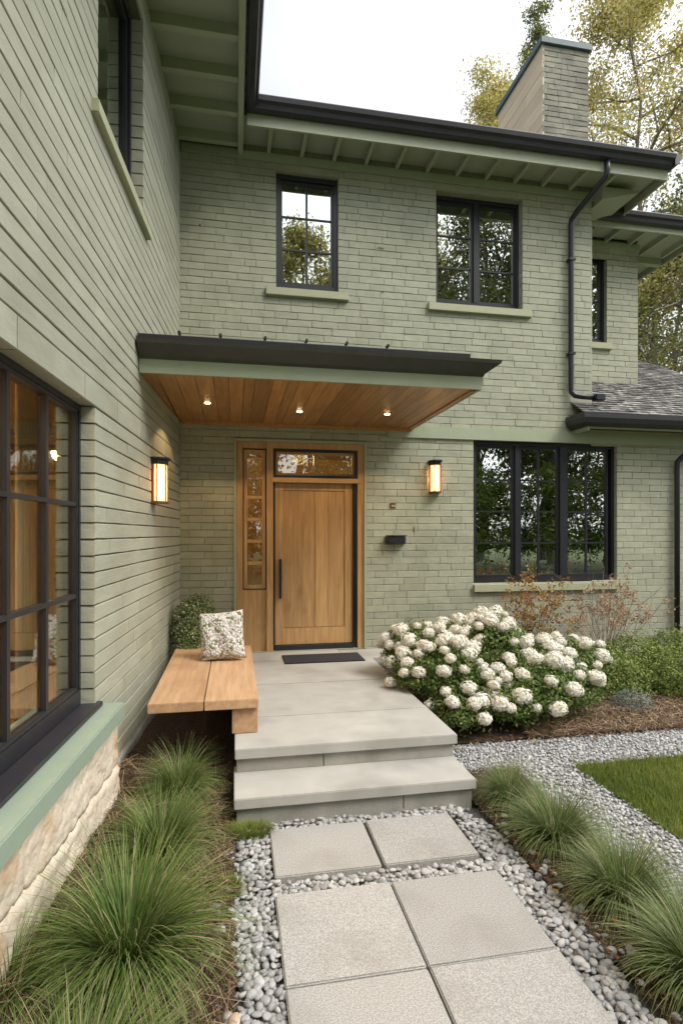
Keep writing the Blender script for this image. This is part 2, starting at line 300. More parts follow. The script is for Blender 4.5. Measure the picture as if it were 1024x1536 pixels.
def brick_courses(mb, u0, u1, z0, z1, ops, ch, lens, gap, seed=1, jit=.0018, reveal=.115):
    rr = random.Random(seed); nrow = int(round((z1 - z0) / ch)); ch = (z1 - z0) / nrow
    for r in range(nrow):
        a, b = z0 + r * ch + gap / 2, z0 + (r + 1) * ch - gap / 2; zm = (a + b) / 2
        spans = [(u0, u1, False, False)]
        for (o0, o1, p0, p1) in ops:
            if p0 < zm < p1:
                ns = []
                for (s0, s1, l, rt) in spans:
                    if o1 <= s0 or o0 >= s1: ns.append((s0, s1, l, rt)); continue
                    if o0 > s0: ns.append((s0, o0, l, True))
                    if o1 < s1: ns.append((o1, s1, True, rt))
                spans = ns
        for (s0, s1, lj, rj) in spans:
            u = s0; first = True
            while u < s1 - .02:
                L = rr.uniform(*lens) * ((.35 + .5 * (r % 2) + rr.uniform(-.08, .08)) if first else (.5 if rr.random() < .06 else 1))
                e = min(u + L, s1)
                if s1 - e < .09: e = s1
                ra, rb = u + (0 if first else gap * .07), e - (0 if e >= s1 else gap * .07)
                dl = reveal if (first and lj) else .03; dr = reveal if (e >= s1 and rj) else .03
                n0 = rr.uniform(-.002, .002); nseg = max(2, int((rb - ra) / .16) + 1); tn = rr.uniform(0, 1)
                pts = []; J = lambda: rr.uniform(-jit, jit)
                for k in range(nseg + 1):
                    uu = ra + (rb - ra) * k / nseg; d = dl if k < nseg / 2 else dr
                    end = .0028 if k in (0, nseg) else 0; ui = uu + (end if k == 0 else -end)
                    ja, jb = J(), J()
                    pts += [(uu, -d, a + ja), (uu, n0 - .004, a + ja), (ui, n0 + J() * .5, a + ja + .004), (ui, n0 + J() * .5, b + jb - .004), (uu, n0 - .004, b + jb), (uu, -d, b + jb)]
                fs = []
                for k in range(nseg):
                    for j in range(5): fs.append((k * 6 + j, k * 6 + j + 1, (k + 1) * 6 + j + 1, (k + 1) * 6 + j))
                fs.append((0, 1, 2, 3, 4, 5)); q = nseg * 6; fs.append((q + 5, q + 4, q + 3, q + 2, q + 1, q))
                mb.add(pts, fs, tn); u = e; first = False
def wall_body(mb, u0, u1, z0, z1, ops, n0=-.30, n1=-.014, g=.012):
    O = [(a - g, b + g, c - g, d + g) for a, b, c, d in ops]
    us = sorted({u0, u1, *[x for o in O for x in o[:2] if u0 < x < u1]}); zs = sorted({z0, z1, *[x for o in O for x in o[2:] if z0 < x < z1]})
    for i in range(len(us) - 1):
        for j in range(len(zs) - 1):
            um, zm = (us[i] + us[i + 1]) / 2, (zs[j] + zs[j + 1]) / 2
            if any(o[0] < um < o[1] and o[2] < zm < o[3] for o in O): continue
            mb.box(us[i], us[i + 1], n0, n1, zs[j], zs[j + 1], .5)

# ================================================================= GROUND
def sheet(name, x0, x1, y0, y1, z, mat, nx=2, ny=2, amp=0, zf=None, kind='structure', seed=0):
    xs = np.linspace(x0, x1, nx); ys = np.linspace(y0, y1, ny); X, Y = np.meshgrid(xs, ys)
    Z = np.full_like(X, z) if zf is None else zf(X, Y)
    if amp: Z = Z + amp * (np.sin(X * 13 + seed) * np.cos(Y * 11) * .5 + rng.uniform(-1, 1, X.shape) * .5)
    V = np.stack([X, Y, Z], -1).reshape(-1, 3); i = np.arange((nx - 1) * (ny - 1)); r = i // (nx - 1); c = i % (nx - 1); b = r * nx + c
    F = np.stack([b, b + 1, b + nx + 1, b + nx], 1)
    o = build_np(name, V, F, np.full(len(F), .5), mat, smooth=True); o['kind'] = kind; return o
sheet('ground', -400, 400, -400, 400, -.09, m_lawnb)
def bedz(X, Y): return .0 + np.clip((0.0 - X) / .9, 0, 1) * .17 + .015 * np.sin(X * 9) * np.cos(Y * 7)
sheet('mulch_ground', -1.6, .0, .2, 7.1, 0, m_mulch, 40, 140, .010, zf=bedz)
sheet('mulch_strip', 1.62, 2.14, .2, 4.10, -.015, m_mulch, 20, 90, .012)
sheet('garden_bed', 1.60, 9.0, 4.66, 7.1, 0, m_mulch, 120, 60, .012, zf=lambda X, Y: -.01 + np.clip((Y - 4.7) / 2.2, 0, 1) * .12)
sheet('gravel_bed', -.02, 1.66, .2, 3.62, -.048, m_bedg, 30, 60, .004)
sheet('gravel_path', 1.58, 9.0, 4.06, 4.70, -.03, m_gravb, 120, 12, .006)
sheet('gravel_border', 2.10, 2.66, .2, 4.08, -.032, m_gravb, 14, 70, .006)
sheet('lawn_ground', 2.64, 9.0, .2, 4.08, -.02, m_lawnb, 60, 40, .006)

# pebbles
bm = bmesh.new(); bmesh.ops.create_icosphere(bm, subdivisions=2, radius=1)
ICO_V = np.array([v.co[:] for v in bm.verts]); ICO_F = np.array([[v.index for v in f.verts] for f in bm.faces]); bm.free()
bm = bmesh.new(); bmesh.ops.create_icosphere(bm, subdivisions=1, radius=1)
IC1_V = np.array([v.co[:] for v in bm.verts]); IC1_F = np.array([[v.index for v in f.verts] for f in bm.faces]); bm.free()
def stones(name, P, size, mat, flat=.55, base=(ICO_V, ICO_F), smooth=True, rough=.0, tilt=.35, vv=None):
    BV, BF = base; n = len(P); s = rng.uniform(size[0], size[1], n)
    sc3 = np.stack([s * rng.uniform(.95, 1.35, n), s * rng.uniform(.75, 1.0, n), s * rng.uniform(flat * .8, flat * 1.25, n)], 1)
    V = BV[None] * sc3[:, None]
    if rough: V = V * (1 + rng.uniform(-rough, rough, V.shape[:2])[..., None])
    V = V + (.12 * s)[:, None, None] * np.sin(BV[None] * 2.2 + rng.uniform(0, 6, (n, 1, 3)))
    a = rng.uniform(0, 6.283, n); tx = rng.normal(0, tilt, n)
    x, y, z = V[..., 0], V[..., 1], V[..., 2]; y, z = y * np.cos(tx)[:, None] - z * np.sin(tx)[:, None], y * np.sin(tx)[:, None] + z * np.cos(tx)[:, None]
    x, y = x * np.cos(a)[:, None] - y * np.sin(a)[:, None], x * np.sin(a)[:, None] + y * np.cos(a)[:, None]
    V = np.stack([x, y, z], -1) + P[:, None]
    F = BF[None] + (np.arange(n) * len(BV))[:, None, None]
    v = rng.uniform(0, 1, n) if vv is None else vv
    return build_np(name, V.reshape(-1, 3), F.reshape(-1, 3), np.repeat(v, len(BF)), mat, smooth=smooth)
def fill(rects, sp, z, zj=.006, keep=None):
    out = []
    for x0, x1, y0, y1 in rects:
        nx = max(1, int((x1 - x0) / sp)); ny = max(1, int((y1 - y0) / sp))
        gx, gy = np.meshgrid(np.arange(nx), np.arange(ny)); gx = gx + (gy % 2) * .5
        x = x0 + (gx + .5 + rng.uniform(-.35, .35, gx.shape)) * (x1 - x0) / nx; y = y0 + (gy + .5 + rng.uniform(-.35, .35, gx.shape)) * (y1 - y0) / ny
        out.append(np.stack([x, y, z + rng.uniform(-zj, zj, x.shape)], -1).reshape(-1, 3))
    P = np.concatenate(out)
    return P if keep is None else P[keep(P)]
edge = lambda y: 1.60 + .05 * np.sin(y * 3.1) + .03 * np.sin(y * 8 + 1)
pr = [(-.02, .19, .9, 3.6), (.17, 1.45, 3.52, 3.68), (.19, 1.45, 2.87, 3.00), (1.40, 1.70, .9, 3.62)]
kp = lambda P: (P[:, 0] < edge(P[:, 1])) & (P[:, 0] > -.01 + .025 * np.sin(P[:, 1] * 6))
P = np.concatenate([fill(pr, .030, -.033, keep=kp), fill(pr, .034, -.018, .009, keep=kp)])
P2 = np.stack([rng.uniform(-.10, 0, 40), rng.uniform(1.6, 3.3, 40), np.full(40, .01)], 1); P = np.concatenate([P, P2])
P3 = np.stack([rng.uniform(1.62, 1.72, 30), rng.uniform(1.6, 3.4, 30), np.full(30, .0)], 1); P = np.concatenate([P, P3])
tag(stones('river_pebbles', P, (.0120, .0235), m_pebble), 'rounded pale grey river pebbles packed around the concrete pavers', 'pebbles', kind='stuff')
cr = [(1.62, 6.0, 4.08, 4.66), (2.13, 2.64, 1.4, 4.1)]
tag(stones('crushed_gravel', fill(cr, .026, -.022, .008), (.008, .018), m_gravel, flat=.6, base=(IC1_V, IC1_F), smooth=False, rough=.25, tilt=.8), 'pale grey crushed gravel around the lawn corner', 'gravel', kind='stuff')
# small accent stones
bs = stones('round_stone', np.array([[.0, 0, 0.]]), (.036, .036), M('tan pebble', (.45, .33, .22), (.55, .43, .31), scale=20, rough=.6), flat=.7)
bs.location = (-.005, 2.12, .02); tag(bs, 'single tan pebble among grey pebbles at the left gravel edge', 'stone')

# chips / fibres scattered on beds
def scraps(name, rects, n, mat, zf, L=(.01, .035), wd=(.002, .007), lift=.012, label='', cat='', vfun=None):
    ar = np.array([(b - a) * (d - c) for a, b, c, d in rects]); idx = rng.choice(len(rects), n, p=ar / ar.sum()); Rr = np.array(rects)[idx]
    x = rng.uniform(Rr[:, 0], Rr[:, 1]); y = rng.uniform(Rr[:, 2], Rr[:, 3]); z = zf(x, y) + rng.uniform(0, lift, n)
    a = rng.uniform(0, 6.283, n); t = rng.normal(0, .3, n); l = rng.uniform(*L, n) / 2; w_ = rng.uniform(*wd, n) / 2
    d = np.stack([np.cos(a) * np.cos(t), np.sin(a) * np.cos(t), np.sin(t)], 1); s = np.stack([-np.sin(a), np.cos(a), rng.normal(0, .4, n)], 1); s /= np.linalg.norm(s, axis=1)[:, None]
    c = np.stack([x, y, z], 1); V = np.stack([c - d * l[:, None] - s * w_[:, None], c + d * l[:, None] - s * w_[:, None], c + d * l[:, None] + s * w_[:, None], c - d * l[:, None] + s * w_[:, None]], 1)
    V[:, 2:, 2] += (.3 * w_)[:, None]
    F = np.arange(4 * n).reshape(-1, 4); o = build_np(name, V.reshape(-1, 3), F, rng.uniform(0, 1, n) ** 1.2, mat)
    return tag(o, label, cat, kind='stuff')
scraps('bark_mulch', [(-1.15, -.0, 1.3, 4.6)], 26000, m_chip, bedz, L=(.012, .05), wd=(.0015, .006), lift=.02, label='dark brown bark mulch under the left row of grasses', cat='mulch')
scraps('bark_mulch', [(1.60, 2.16, 1.3, 4.12)], 9000, m_chip, lambda x, y: -.012 + 0 * x, L=(.012, .045), lift=.02, label='brown bark mulch under the right row of grasses', cat='mulch')
gz = lambda x, y: -.006 + np.clip((y - 4.7) / 2.2, 0, 1) * .12
scraps('straw_mulch', [(2.6, 6.4, 4.62, 5.9)], 26000, m_straw, gz, L=(.03, .16), wd=(.002, .005), lift=.05, label='reddish straw and bark litter between the shrubs and the gravel path', cat='straw')
scraps('bark_mulch', [(1.62, 6.4, 4.6, 7.1)], 14000, m_chip, gz, L=(.015, .05), lift=.02, label='bark mulch in the bed below the large ground window', cat='mulch')
# dead grass wisps at the feet of the left clumps
scraps('dry_grass_litter', [(-1.0, -.02, 1.3, 4.4)], 5000, m_straw, bedz, L=(.06, .20), wd=(.0015, .003), lift=.05, label='dry tan grass litter strewn between the left grasses', cat='grass litter')

scraps('leaf_litter', [(1.60, 1.80, 1.4, 4.1), (1.62, 3.4, 4.5, 4.9)], 160, m_rust, lambda x, y: .0 + 0 * x, L=(.018, .038), wd=(.008, .016), lift=.02, label='orange and tan fallen leaves scattered at the edges of the right beds', cat='leaf litter')
# lawn
def blades(n, x, y, z, hmin, hmax, wd, lean, seg=2, vlo=0, vhi=1):
    a = rng.uniform(0, 6.283, n); h = rng.uniform(hmin, hmax, n); ln = rng.uniform(0, lean, n); o = np.stack([np.cos(a), np.sin(a), 0 * a], 1); s = np.stack([-np.sin(a), np.cos(a), 0 * a], 1)
    base = np.stack([x, y, z], 1); rows = []
    for k in range(seg + 1):
        t = k / seg; c = base + o * (ln * h * t * t)[:, None] + np.array([0, 0, 1]) * (h * (t - .25 * ln * t * t))[:, None]; ww = wd * (1 - .85 * t)
        rows += [c - s * ww / 2, c + s * ww / 2]
    V = np.stack(rows, 1); m = 2 * (seg + 1); F = []
    for k in range(seg): F.append([2 * k, 2 * k + 1, 2 * k + 3, 2 * k + 2])
    F = np.array(F)[None] + (np.arange(n) * m)[:, None, None]; v = np.repeat(rng.uniform(vlo, vhi, n), seg)
    return V.reshape(-1, 3), F.reshape(-1, 4), v
n = 75000; x = rng.uniform(2.62, 5.2, n); y = rng.uniform(1.6, 4.07, n); k_ = x > 2.60 + .025 * np.sin(y * 9) + .03 * rng.random(n); x, y = x[k_], y[k_]
V, F, v = blades(len(x), x, y, np.full(len(x), -.02), .035, .075, .0035, .9)
patch = .25 * np.sin(x * 3.1) * np.cos(y * 4.3); v = np.clip(v + np.repeat(patch, 2), 0, 1)
tag(build_np('lawn_grass', V, F, v, m_lawn), 'short green lawn bordered by grey gravel', 'lawn', kind='stuff')

# ================================================================= PORCH AND PAVERS
def slab(mb, x0, x1, y0, y1, z0, z1, a=.5): mb.box(x0, x1, y0, y1, z0, z1, a)
porch = empty('porch_steps', (.8, 5.3, 0)); tag(porch, 'pale concrete porch landing with two steps in front of the oak door', 'porch steps')
m = MB(); m.box(0, 1.62, 4.62, 5.60, .268, .338, .3); m.box(0, 1.62, 3.95, 4.615, .268, .34, .7); m.box(0, 1.62, 5.605, 6.60, .268, .3385, .55); m.box(0, 1.30, 6.605, W - .004, .268, .3375, .4); m.box(1.305, 1.90, 6.605, W - .004, .262, .332, .1)
m.build('landing_slab', m_conc, porch, bevel=.005)
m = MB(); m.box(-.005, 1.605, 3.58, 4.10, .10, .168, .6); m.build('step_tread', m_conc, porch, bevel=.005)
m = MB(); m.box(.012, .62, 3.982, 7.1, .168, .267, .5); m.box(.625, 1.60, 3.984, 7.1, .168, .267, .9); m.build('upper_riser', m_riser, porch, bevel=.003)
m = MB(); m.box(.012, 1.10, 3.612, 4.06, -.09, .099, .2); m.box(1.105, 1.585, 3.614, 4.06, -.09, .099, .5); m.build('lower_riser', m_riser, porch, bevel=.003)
names = {(0, 0): 'concrete paver at the foot of the steps, left of the pair', (1, 0): 'concrete paver at the foot of the steps, right of the pair',
         (0, 1): 'large left concrete paver in the second row from the steps', (1, 1): 'large right concrete paver in the second row from the steps',
         (0, 2): 'nearest left concrete paver cut by the bottom of the picture', (1, 2): 'nearest right concrete paver cut by the bottom of the picture',
         (0, 3): 'left concrete paver nearest the camera position', (1, 3): 'right concrete paver nearest the camera position'}
rowsY = [(3.015, 3.505), (2.275, 2.865), (1.665, 2.268), (1.05, 1.655)]
for j, (y0, y1) in enumerate(rowsY):
    for i, (x0, x1) in enumerate([(.20, .797), (.806, 1.40)]):
        m = MB(); x0_, x1_ = (x0 + (.01 if j == 0 else 0), x1 - (.03 if (j == 0 and i == 1) else 0))
        m.box(x0_, x1_, y0, y1, -.07, 0 + .002 * ((i + j) % 2), random.random())
        o = m.build('concrete_paver', m_paver, origin=((x0 + x1) / 2, (y0 + y1) / 2, 0), bevel=.006)
        tag(o, names[(i, j)], 'paver', 'concrete pavers of the front path')

# ================================================================= HOUSE
house = empty('brick_house', (2, W, 0)); tag(house, 'two storey sage green painted brick house with black windows and deep eaves', 'house')
ops = [(.0, 1.666, .30, 3.0), (.512, 1.306, 4.92, 6.385), (2.63, 3.87, 4.885, 6.385), (3.158, 5.32, 1.14, 3.08)]
m = MB(EB); brick_courses(m, -.66, 4.93, .0, 6.50, ops, .089, (.27, .34), .0042, 3)
m.build('brick_wall', m_brick, house)
m = MB(EB); brick_courses(m, 4.93, 9.0, .0, 3.42, ops, .089, (.27, .34), .0042, 4); m.build('brick_wall', m_brick, house)
m = MB(EB); wall_body(m, -.672, 4.928, -.1, 6.9, ops); wall_body(m, 4.928, 9.0, -.1, 3.5, ops); m.build('wall_joints', m_mortar, house)
# side face of the upper storey (right end) and wing walls
m = MB(lambda u, n, z: (4.93 + n, u, z)); brick_courses(m, W, 8.04, 3.45, 6.5, [], .089, (.27, .34), .0042, 5); wall_body(m, W + .05, 8.06, 3.4, 6.9, [], n0=-.28); m.build('side_wall', m_brick, house)
opw = [(5.10, 5.81, 4.85, 6.23)]
m = MB(EW); brick_courses(m, 4.95, 6.37, 4.05, 6.46, opw, .089, (.27, .34), .0042, 6); m.build('wing_wall', m_brick, house)
m = MB(EW); wall_body(m, 4.95, 6.355, 3.9, 6.5, opw); m.build('wing_joints', m_mortar, house)
m = MB(); m.box(6.10, 6.368, 8.06, 13, 3.5, 6.5, .5); m.box(8.7, 9.0, W + .3, 12, -.1, 3.4, .5); m.build('rear_wall', m_brick, house)
m = MB(); m.box(4.94, 6.39, 7.98, 8.04, 3.98, 4.06, .5); m.build('base_flashing', m_black, house)
# frieze boards, band course
m = MB(EB); m.box(-.64, 4.955, -.01, .022, 6.50, 6.60, .4); m.build('frieze_board', m_trim, house)
m = MB(EW); m.box(4.96, 6.39, -.01, .022, 6.36, 6.46, .4); m.build('frieze_board', m_trim, house)
m = MB(EB); m.box(1.95, 8.98, -.01, .03, 3.085, 3.245, .5); m.build('band_course', m_trim, house, bevel=.004)
m = MB(EB); m.box(4.62, 8.98, .0, .05, 3.246, 3.30, .5); m.build('eave_board', m_sill, house)

# --- windows
def window(emb, name, u0, u1, z0, z1, rec, sashes, glass, sill=True, fw=.055, sillmat=None, bottom=.085, label=None, sw=.035, mw=.021, fl=1.0, silld=.05, sillh=.10, sover=.09):
    m = MB(emb); e = .014
    m.ring(u0 - e, u1 + e, z0 - e, z1 + e, fw, -rec - .10, -rec, wb=bottom)
    zi0, zi1 = z0 + bottom - e, z1 - fw + e
    for k, (a, b, cols, rows) in enumerate(sashes):
        if k: pa = sashes[k - 1][1]; m.box(pa, a, -rec - .10, -rec + .004, zi0, zi1, .5)
        m.ring(a, b, zi0, zi1, sw, -rec - .075, -rec - .022 * fl)
    wn = m.build(name, m_black, house, origin=emb(u0, 0, z0), bevel=.003)
    if label: wn['label'] = label
    for (a, b, cols, rows) in sashes:
        g0, g1, h0, h1 = a + sw, b - sw, zi0 + sw, zi1 - sw
        for c in range(1, cols): x = g0 + (g1 - g0) * c / cols; mm = MB(emb); mm.box(x - mw / 2 * 1.3, x + mw / 2 * 1.3, -rec - .062 * (fl*.5+.5), -rec - .034 * fl, h0, h1, .5); mm.build('muntin', m_black, wn)
        for r in range(1, rows): z = h0 + (h1 - h0) * r / rows; mm = MB(emb); mm.box(g0, g1, -rec - .060 * (fl*.5+.5), -rec - .036 * fl, z - mw / 2, z + mw / 2, .5); mm.build('muntin', m_black, wn)
        p = MB(emb); p.box(g0, g1, -rec - .052 * (fl*.5+.5), -rec - .048 * (fl*.5+.5), h0, h1, .5); p.build('pane', glass, wn)
    if sill:
        s = MB(emb); s.box(u0 - sover, u1 + sover, -.10, silld, z0 - sillh, z0 - .002, .5); s.build('sill', sillmat or m_sill, wn, bevel=.006)
    return wn
window(EB, 'window', .512, 1.306, 4.92, 6.385, .05, [(.560, 1.258, 2, 3)], m_green_glass, fw=.065, bottom=.10, sover=.13, label='small upper window with six panes above the canopy')
window(EB, 'window', 2.63, 3.87, 4.885, 6.385, .11, [(2.668, 3.205, 1, 3), (3.275, 3.832, 1, 3)], m_green_glass, fw=.055, bottom=.11, sover=.12, label='double upper window with three panes in each leaf')
window(EB, 'window', 3.158, 5.32, 1.14, 3.08, .06, [(3.20, 3.79, 1, 4), (3.86, 4.47, 2, 4), (4.57, 5.24, 2, 4)], m_glass_low, fw=.06, bottom=.10, sover=.01, sillmat=m_sill, label='wide three part ground floor window')
window(EW, 'window', 5.10, 5.81, 4.85, 6.23, .07, [(5.14, 5.77, 2, 4)], m_green_glass, sover=.08, label='narrow upper window of the set back wing')
# interiors behind the entrance wall: dim rooms
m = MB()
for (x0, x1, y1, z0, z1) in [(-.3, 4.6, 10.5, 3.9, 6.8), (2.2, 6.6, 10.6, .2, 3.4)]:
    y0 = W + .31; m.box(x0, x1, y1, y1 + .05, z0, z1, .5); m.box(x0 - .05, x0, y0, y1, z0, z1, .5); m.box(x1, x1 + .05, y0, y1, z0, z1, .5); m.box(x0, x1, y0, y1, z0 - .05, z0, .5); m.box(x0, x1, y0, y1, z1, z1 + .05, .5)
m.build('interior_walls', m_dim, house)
m = MB(); m.box(-.2, 2.1, 9.6, 9.65, .34, 3.1, .5); m.box(-.25, -.2, W + .31, 9.6, .34, 3.1, .5); m.box(2.1, 2.15, W + .31, 9.6, .34, 3.1, .5); m.box(-.2, 2.1, W + .31, 9.6, .28, .34, .5); m.box(-.2, 2.1, W + .31, 9.6, 3.1, 3.15, .5)
m.build('hall_walls', m_inwall, house)
m = MB(); pts = []
for k in range(41):
    u = 4.62 + k * .016; pts += [(u, W + .42 + .02 * math.sin(k * 1.25), 1.2), (u, W + .42 + .02 * math.sin(k * 1.25), 3.05)]
m.add(pts, [(2 * k, 2 * k + 2, 2 * k + 3, 2 * k + 1) for k in range(40)], .5)
cu = m.build('curtain', m_curt, house, smooth=True); md = cu.modifiers.new('t', 'SOLIDIFY'); md.thickness = .004
m = MB(); m.box(3.2, 4.2, 8.0, 8.9, .2, 1.42, .5); m.box(3.1, 4.3, 7.95, 9.0, 1.42, 1.46, .9); m.build('kitchen_counter', m_curt, house)
m = MB(); m.box(4.05, 4.5, 7.6, 7.64, 1.15, 1.48, .5); m.box(4.05, 4.5, 7.64, 8.0, 1.15, 1.19, .5); m.build('chair_back', m_inwood, house, bevel=.05)

# --- door assembly
m = MB(EB); m.ring(-.01, 1.676, .34, 3.012, .03, -.10, .018, wb=.002); m.build('door_casing', m_trim, house)
m = MB(EB)
m.box(.02, .098, -.20, -.03, .34, 2.982, .35); m.box(1.566, 1.646, -.20, -.012, .34, 2.982, .6); m.box(.395, .475, -.20, -.010, .34, 2.982, .7)
m.box(.098, .395, -.20, -.03, 2.90, 2.982, .3); m.box(.475, 1.566, -.20, -.015, 2.905, 2.982, .45)
fr = m.build('entry_frame', m_oak, house, bevel=.003)
m = MB(EB); m.box(.46, 1.60, -.20, .002, 2.475, 2.535, .8); m.build('transom_rail', m_oakh, fr, bevel=.004)
m = MB(EB); m.ring(.475, 1.566, 2.535, 2.905, .035, -.16, -.03); m.box(1.512, 1.566, -.16, -.06, .34, 2.475, .5); m.box(.475, .503, -.16, -.06, .34, 2.475, .5); m.box(.503, 1.512, -.18, -.03, .339, .40, .5)
m.ring(.100, .394, 1.12, 2.895, .012, -.15, -.05)
m.build('dark_jamb', m_black, fr)
m = MB(EB); m.ring(.51, 1.531, 2.57, 2.87, .03, -.11, -.07, a=.3); m.box(1.0, 1.04, -.11, -.07, 2.60, 2.84, .4); m.build('transom_window', m_oakh, fr)
p = MB(EB); p.box(.54, 1.501, -.095, -.090, 2.60, 2.84, .5); p.build('transom_pane', m_glass_door, fr)
m = MB(EB); m.ring(.112, .383, 1.13, 2.885, .045, -.13, -.06, a=.55)
for k in range(1, 6): z = 1.175 + (2.84 - 1.175) * k / 6; m.box(.157, .338, -.125, -.060, z - .020, z + .020, .55 + .08 * k)
m.build('sidelight', m_oak, fr, bevel=.002)
p = MB(EB); p.box(.155, .34, -.098, -.093, 1.17, 2.845, .5); p.build('sidelight_pane', m_glass_door, fr)
m = MB(EB); m.box(.098, .394, -.13, -.055, .34, 1.118, .85); m.build('sidelight_panel', m_oak, fr)
m = MB(EB); x0, x1, z0, z1 = .505, 1.510, .405, 2.47
m.box(x0, x0 + .10, -.16, -.085, z0, z1, .75); m.box(x1 - .10, x1, -.16, -.085, z0, z1, .55)
m.box(x0 + .102, x1 - .102, -.16, -.088, z1 - .09, z1, .15)
pl = [(x0 + .102, .855, .25), (.857, 1.012, .62), (1.018, 1.19, .95), (1.192, x1 - .102, .42)]
for a, b, t in pl: m.box(a, b, -.155, -.100, z0 + .215, z1 - .092, t)
m.box(x0 + .102, x1 - .102, -.16, -.087, z0, z0 + .21, .88)
door = m.build('door', m_oak, house, bevel=.0015)
m = MB(); y = W + .05
m.box(.555, .585, y - .002, y + .036, 1.00, 1.50, .5); m.box(.558, .582, y - .06, y - .036, 1.02, 1.48, .5); m.box(.560, .580, y - .037, y, 1.06, 1.09, .5); m.box(.560, .580, y - .037, y, 1.41, 1.44, .5); m.tube([(.57, y - .05, 1.28), (.57, y - .075, 1.28)], .016, 10)
m.build('handle', m_black, door)

# --- left wing
opl = [(-1.0, 3.81, .74, 2.635), (3.88, 5.16, 4.55, 6.30)]
m = MB(EL); brick_courses(m, -1.2, W - .005, .0, 2.635, opl, .104, (.9, 2.2), .0085, 8, jit=.0015)
brick_courses(m, -1.2, W - .005, 2.80, 6.62, opl, .104, (.9, 2.2), .0085, 9, jit=.0015)
m.build('wing_brick', m_brickL, house)
m = MB(EL); u = -1.2; rr = random.Random(5)
while u < W - .01:
    e = min(u + rr.uniform(.5, .95), W - .006); m.box(u, e - .003, -.115 if u < 3.81 else -.03, .003, 2.639, 2.796, rr.random()); u = e
m.build('lintel_blocks', m_brickL, house, bevel=.004)
m = MB(EL); wall_body(m, -1.2, W + .3, -.1, 6.9, opl, n0=-.26, n1=-.02); m.build('wing_joints', m_mortarL, house)
window(EL, 'window', -1.0, 3.81, .74, 2.635, .085,
       [(-.95, 1.88, 6, 3), (1.92, 3.775, 4, 3)], m_glass_left, sill=False, fw=.045, bottom=.12, sw=.024, mw=.026, fl=.25,
       label='large ground floor window of the left wing')
window(EL, 'window', 3.88, 5.16, 4.55, 6.30, .10, [(3.92, 5.12, 1, 1)], m_green_glass, fw=.06, bottom=.09, sw=.05, sover=.14, sillh=.09, silld=.045, label='upper window of the left wing')
m = MB(EL); m.box(-1.2, 3.86, -.084, .035, .722, .752, .5); m.build('metal_sill', m_gutter, house, bevel=.004)
m = MB(EL); m.box(-1.2, 3.93, -.08, .155, .62, .72, .5); m.build('ledge', m_ledge, house, bevel=.008)
# stone plinth
us = np.linspace(-1.0, 3.90, 420); zs = np.linspace(-.1, .62, 60); U, Z = np.meshgrid(us, zs)
from mathutils import noise as mn
Nn = np.array([[.085 + .020 * mn.noise(Vector((u * 1.6, z * 6, 0))) + .007 * mn.noise(Vector((u * 9, z * 14, 3))) - (.012 if abs(z - .36 - .05 * math.sin(u * 1.3)) < .016 else 0) + (.015 if z < .36 + .05 * math.sin(u * 1.3) else 0) - (.009 if abs(((u + (.33 if z < .36 else 0)) % .72) - .36) < .014 else 0) + .006 * mn.noise(Vector((u * 26, z * 30, 7))) for u in us] for z in zs])
XX = -.655 - S * (W - U) + Nn; V = np.stack([XX, U - S * Nn, Z], -1).reshape(-1, 3); nx = len(us); i = np.arange((nx - 1) * (len(zs) - 1)); b = (i // (nx - 1)) * nx + i % (nx - 1)
o = build_np('stone_plinth', V, np.stack([b, b + 1, b + nx + 1, b + nx], 1), np.full(len(i), .5), m_stone, house, smooth=True)
md = o.modifiers.new('t', 'SOLIDIFY'); md.thickness = .06; md.offset = 0
us = np.linspace(3.88, 7.1, 90); zs = np.linspace(-.1, .20, 12); U, Z = np.meshgrid(us, zs)
Nn = np.array([[.02 + .02 * mn.noise(Vector((u * 2.6, z * 6, 5))) - z * .05 for u in us] for z in zs]); XX = -.655 - S * (W - U) + Nn; V = np.stack([XX, U, Z], -1).reshape(-1, 3); nx = len(us); i = np.arange((nx - 1) * (len(zs) - 1)); b = (i // (nx - 1)) * nx + i % (nx - 1)
o = build_np('stone_footing', V, np.stack([b, b + 1, b + nx + 1, b + nx], 1), np.full(len(i), .5), m_riser, house, smooth=True); md = o.modifiers.new('t', 'SOLIDIFY'); md.thickness = .04; md.offset = 0
# left wing room
m = MB(); X0, X1, Y0, Y1, z0, z1 = -4.6, -1.15, -1.1, 6.6, .3, 3.3
m.box(X0 - .05, X0, Y0, Y1, z0, z1, .5); m.box(X0, XL(Y0) - .27, Y0 - .05, Y0, z0, z1, .5); m.box(X0, XL(Y1) - .27, Y1, Y1 + .05, z0, z1, .5); m.box(X0, X1 + .1, Y0, Y1, z1, z1 + .05, .5); m.box(X0, X1 + .1, Y0, Y1, z0 - .05, z0, .5)
m.build('interior_walls', m_inwall, house)
m = MB()
m.box(-2.6, -2.45, 4.6, 5.9, .3, 3.3, .3); m.box(-4.5, -3.2, 6.2, 6.58, .3, 2.4, .6); m.box(-2.3, -1.25, 6.3, 6.58, .3, 2.9, .2)
for k in range(4): m.box(-4.55, -4.25, 1.2, 5.8, .9 + k * .5, .93 + k * .5, .8)
m.box(-2.1, -1.95, 4.35, 4.5, .3, 3.3, .9)
m.build('interior_cabinet', m_inwood, house)
m = MB(); pts = []
for k in range(31):
    u = 3.86 + k * .012; pts += [(-1.35 + .02 * math.sin(k * 1.3), u, .4), (-1.35 + .02 * math.sin(k * 1.3), u, 2.9)]
m.add(pts, [(2 * k, 2 * k + 2, 2 * k + 3, 2 * k + 1) for k in range(30)], .5); cu = m.build('curtain', m_curt, house, smooth=True); md = cu.modifiers.new('t', 'SOLIDIFY'); md.thickness = .004
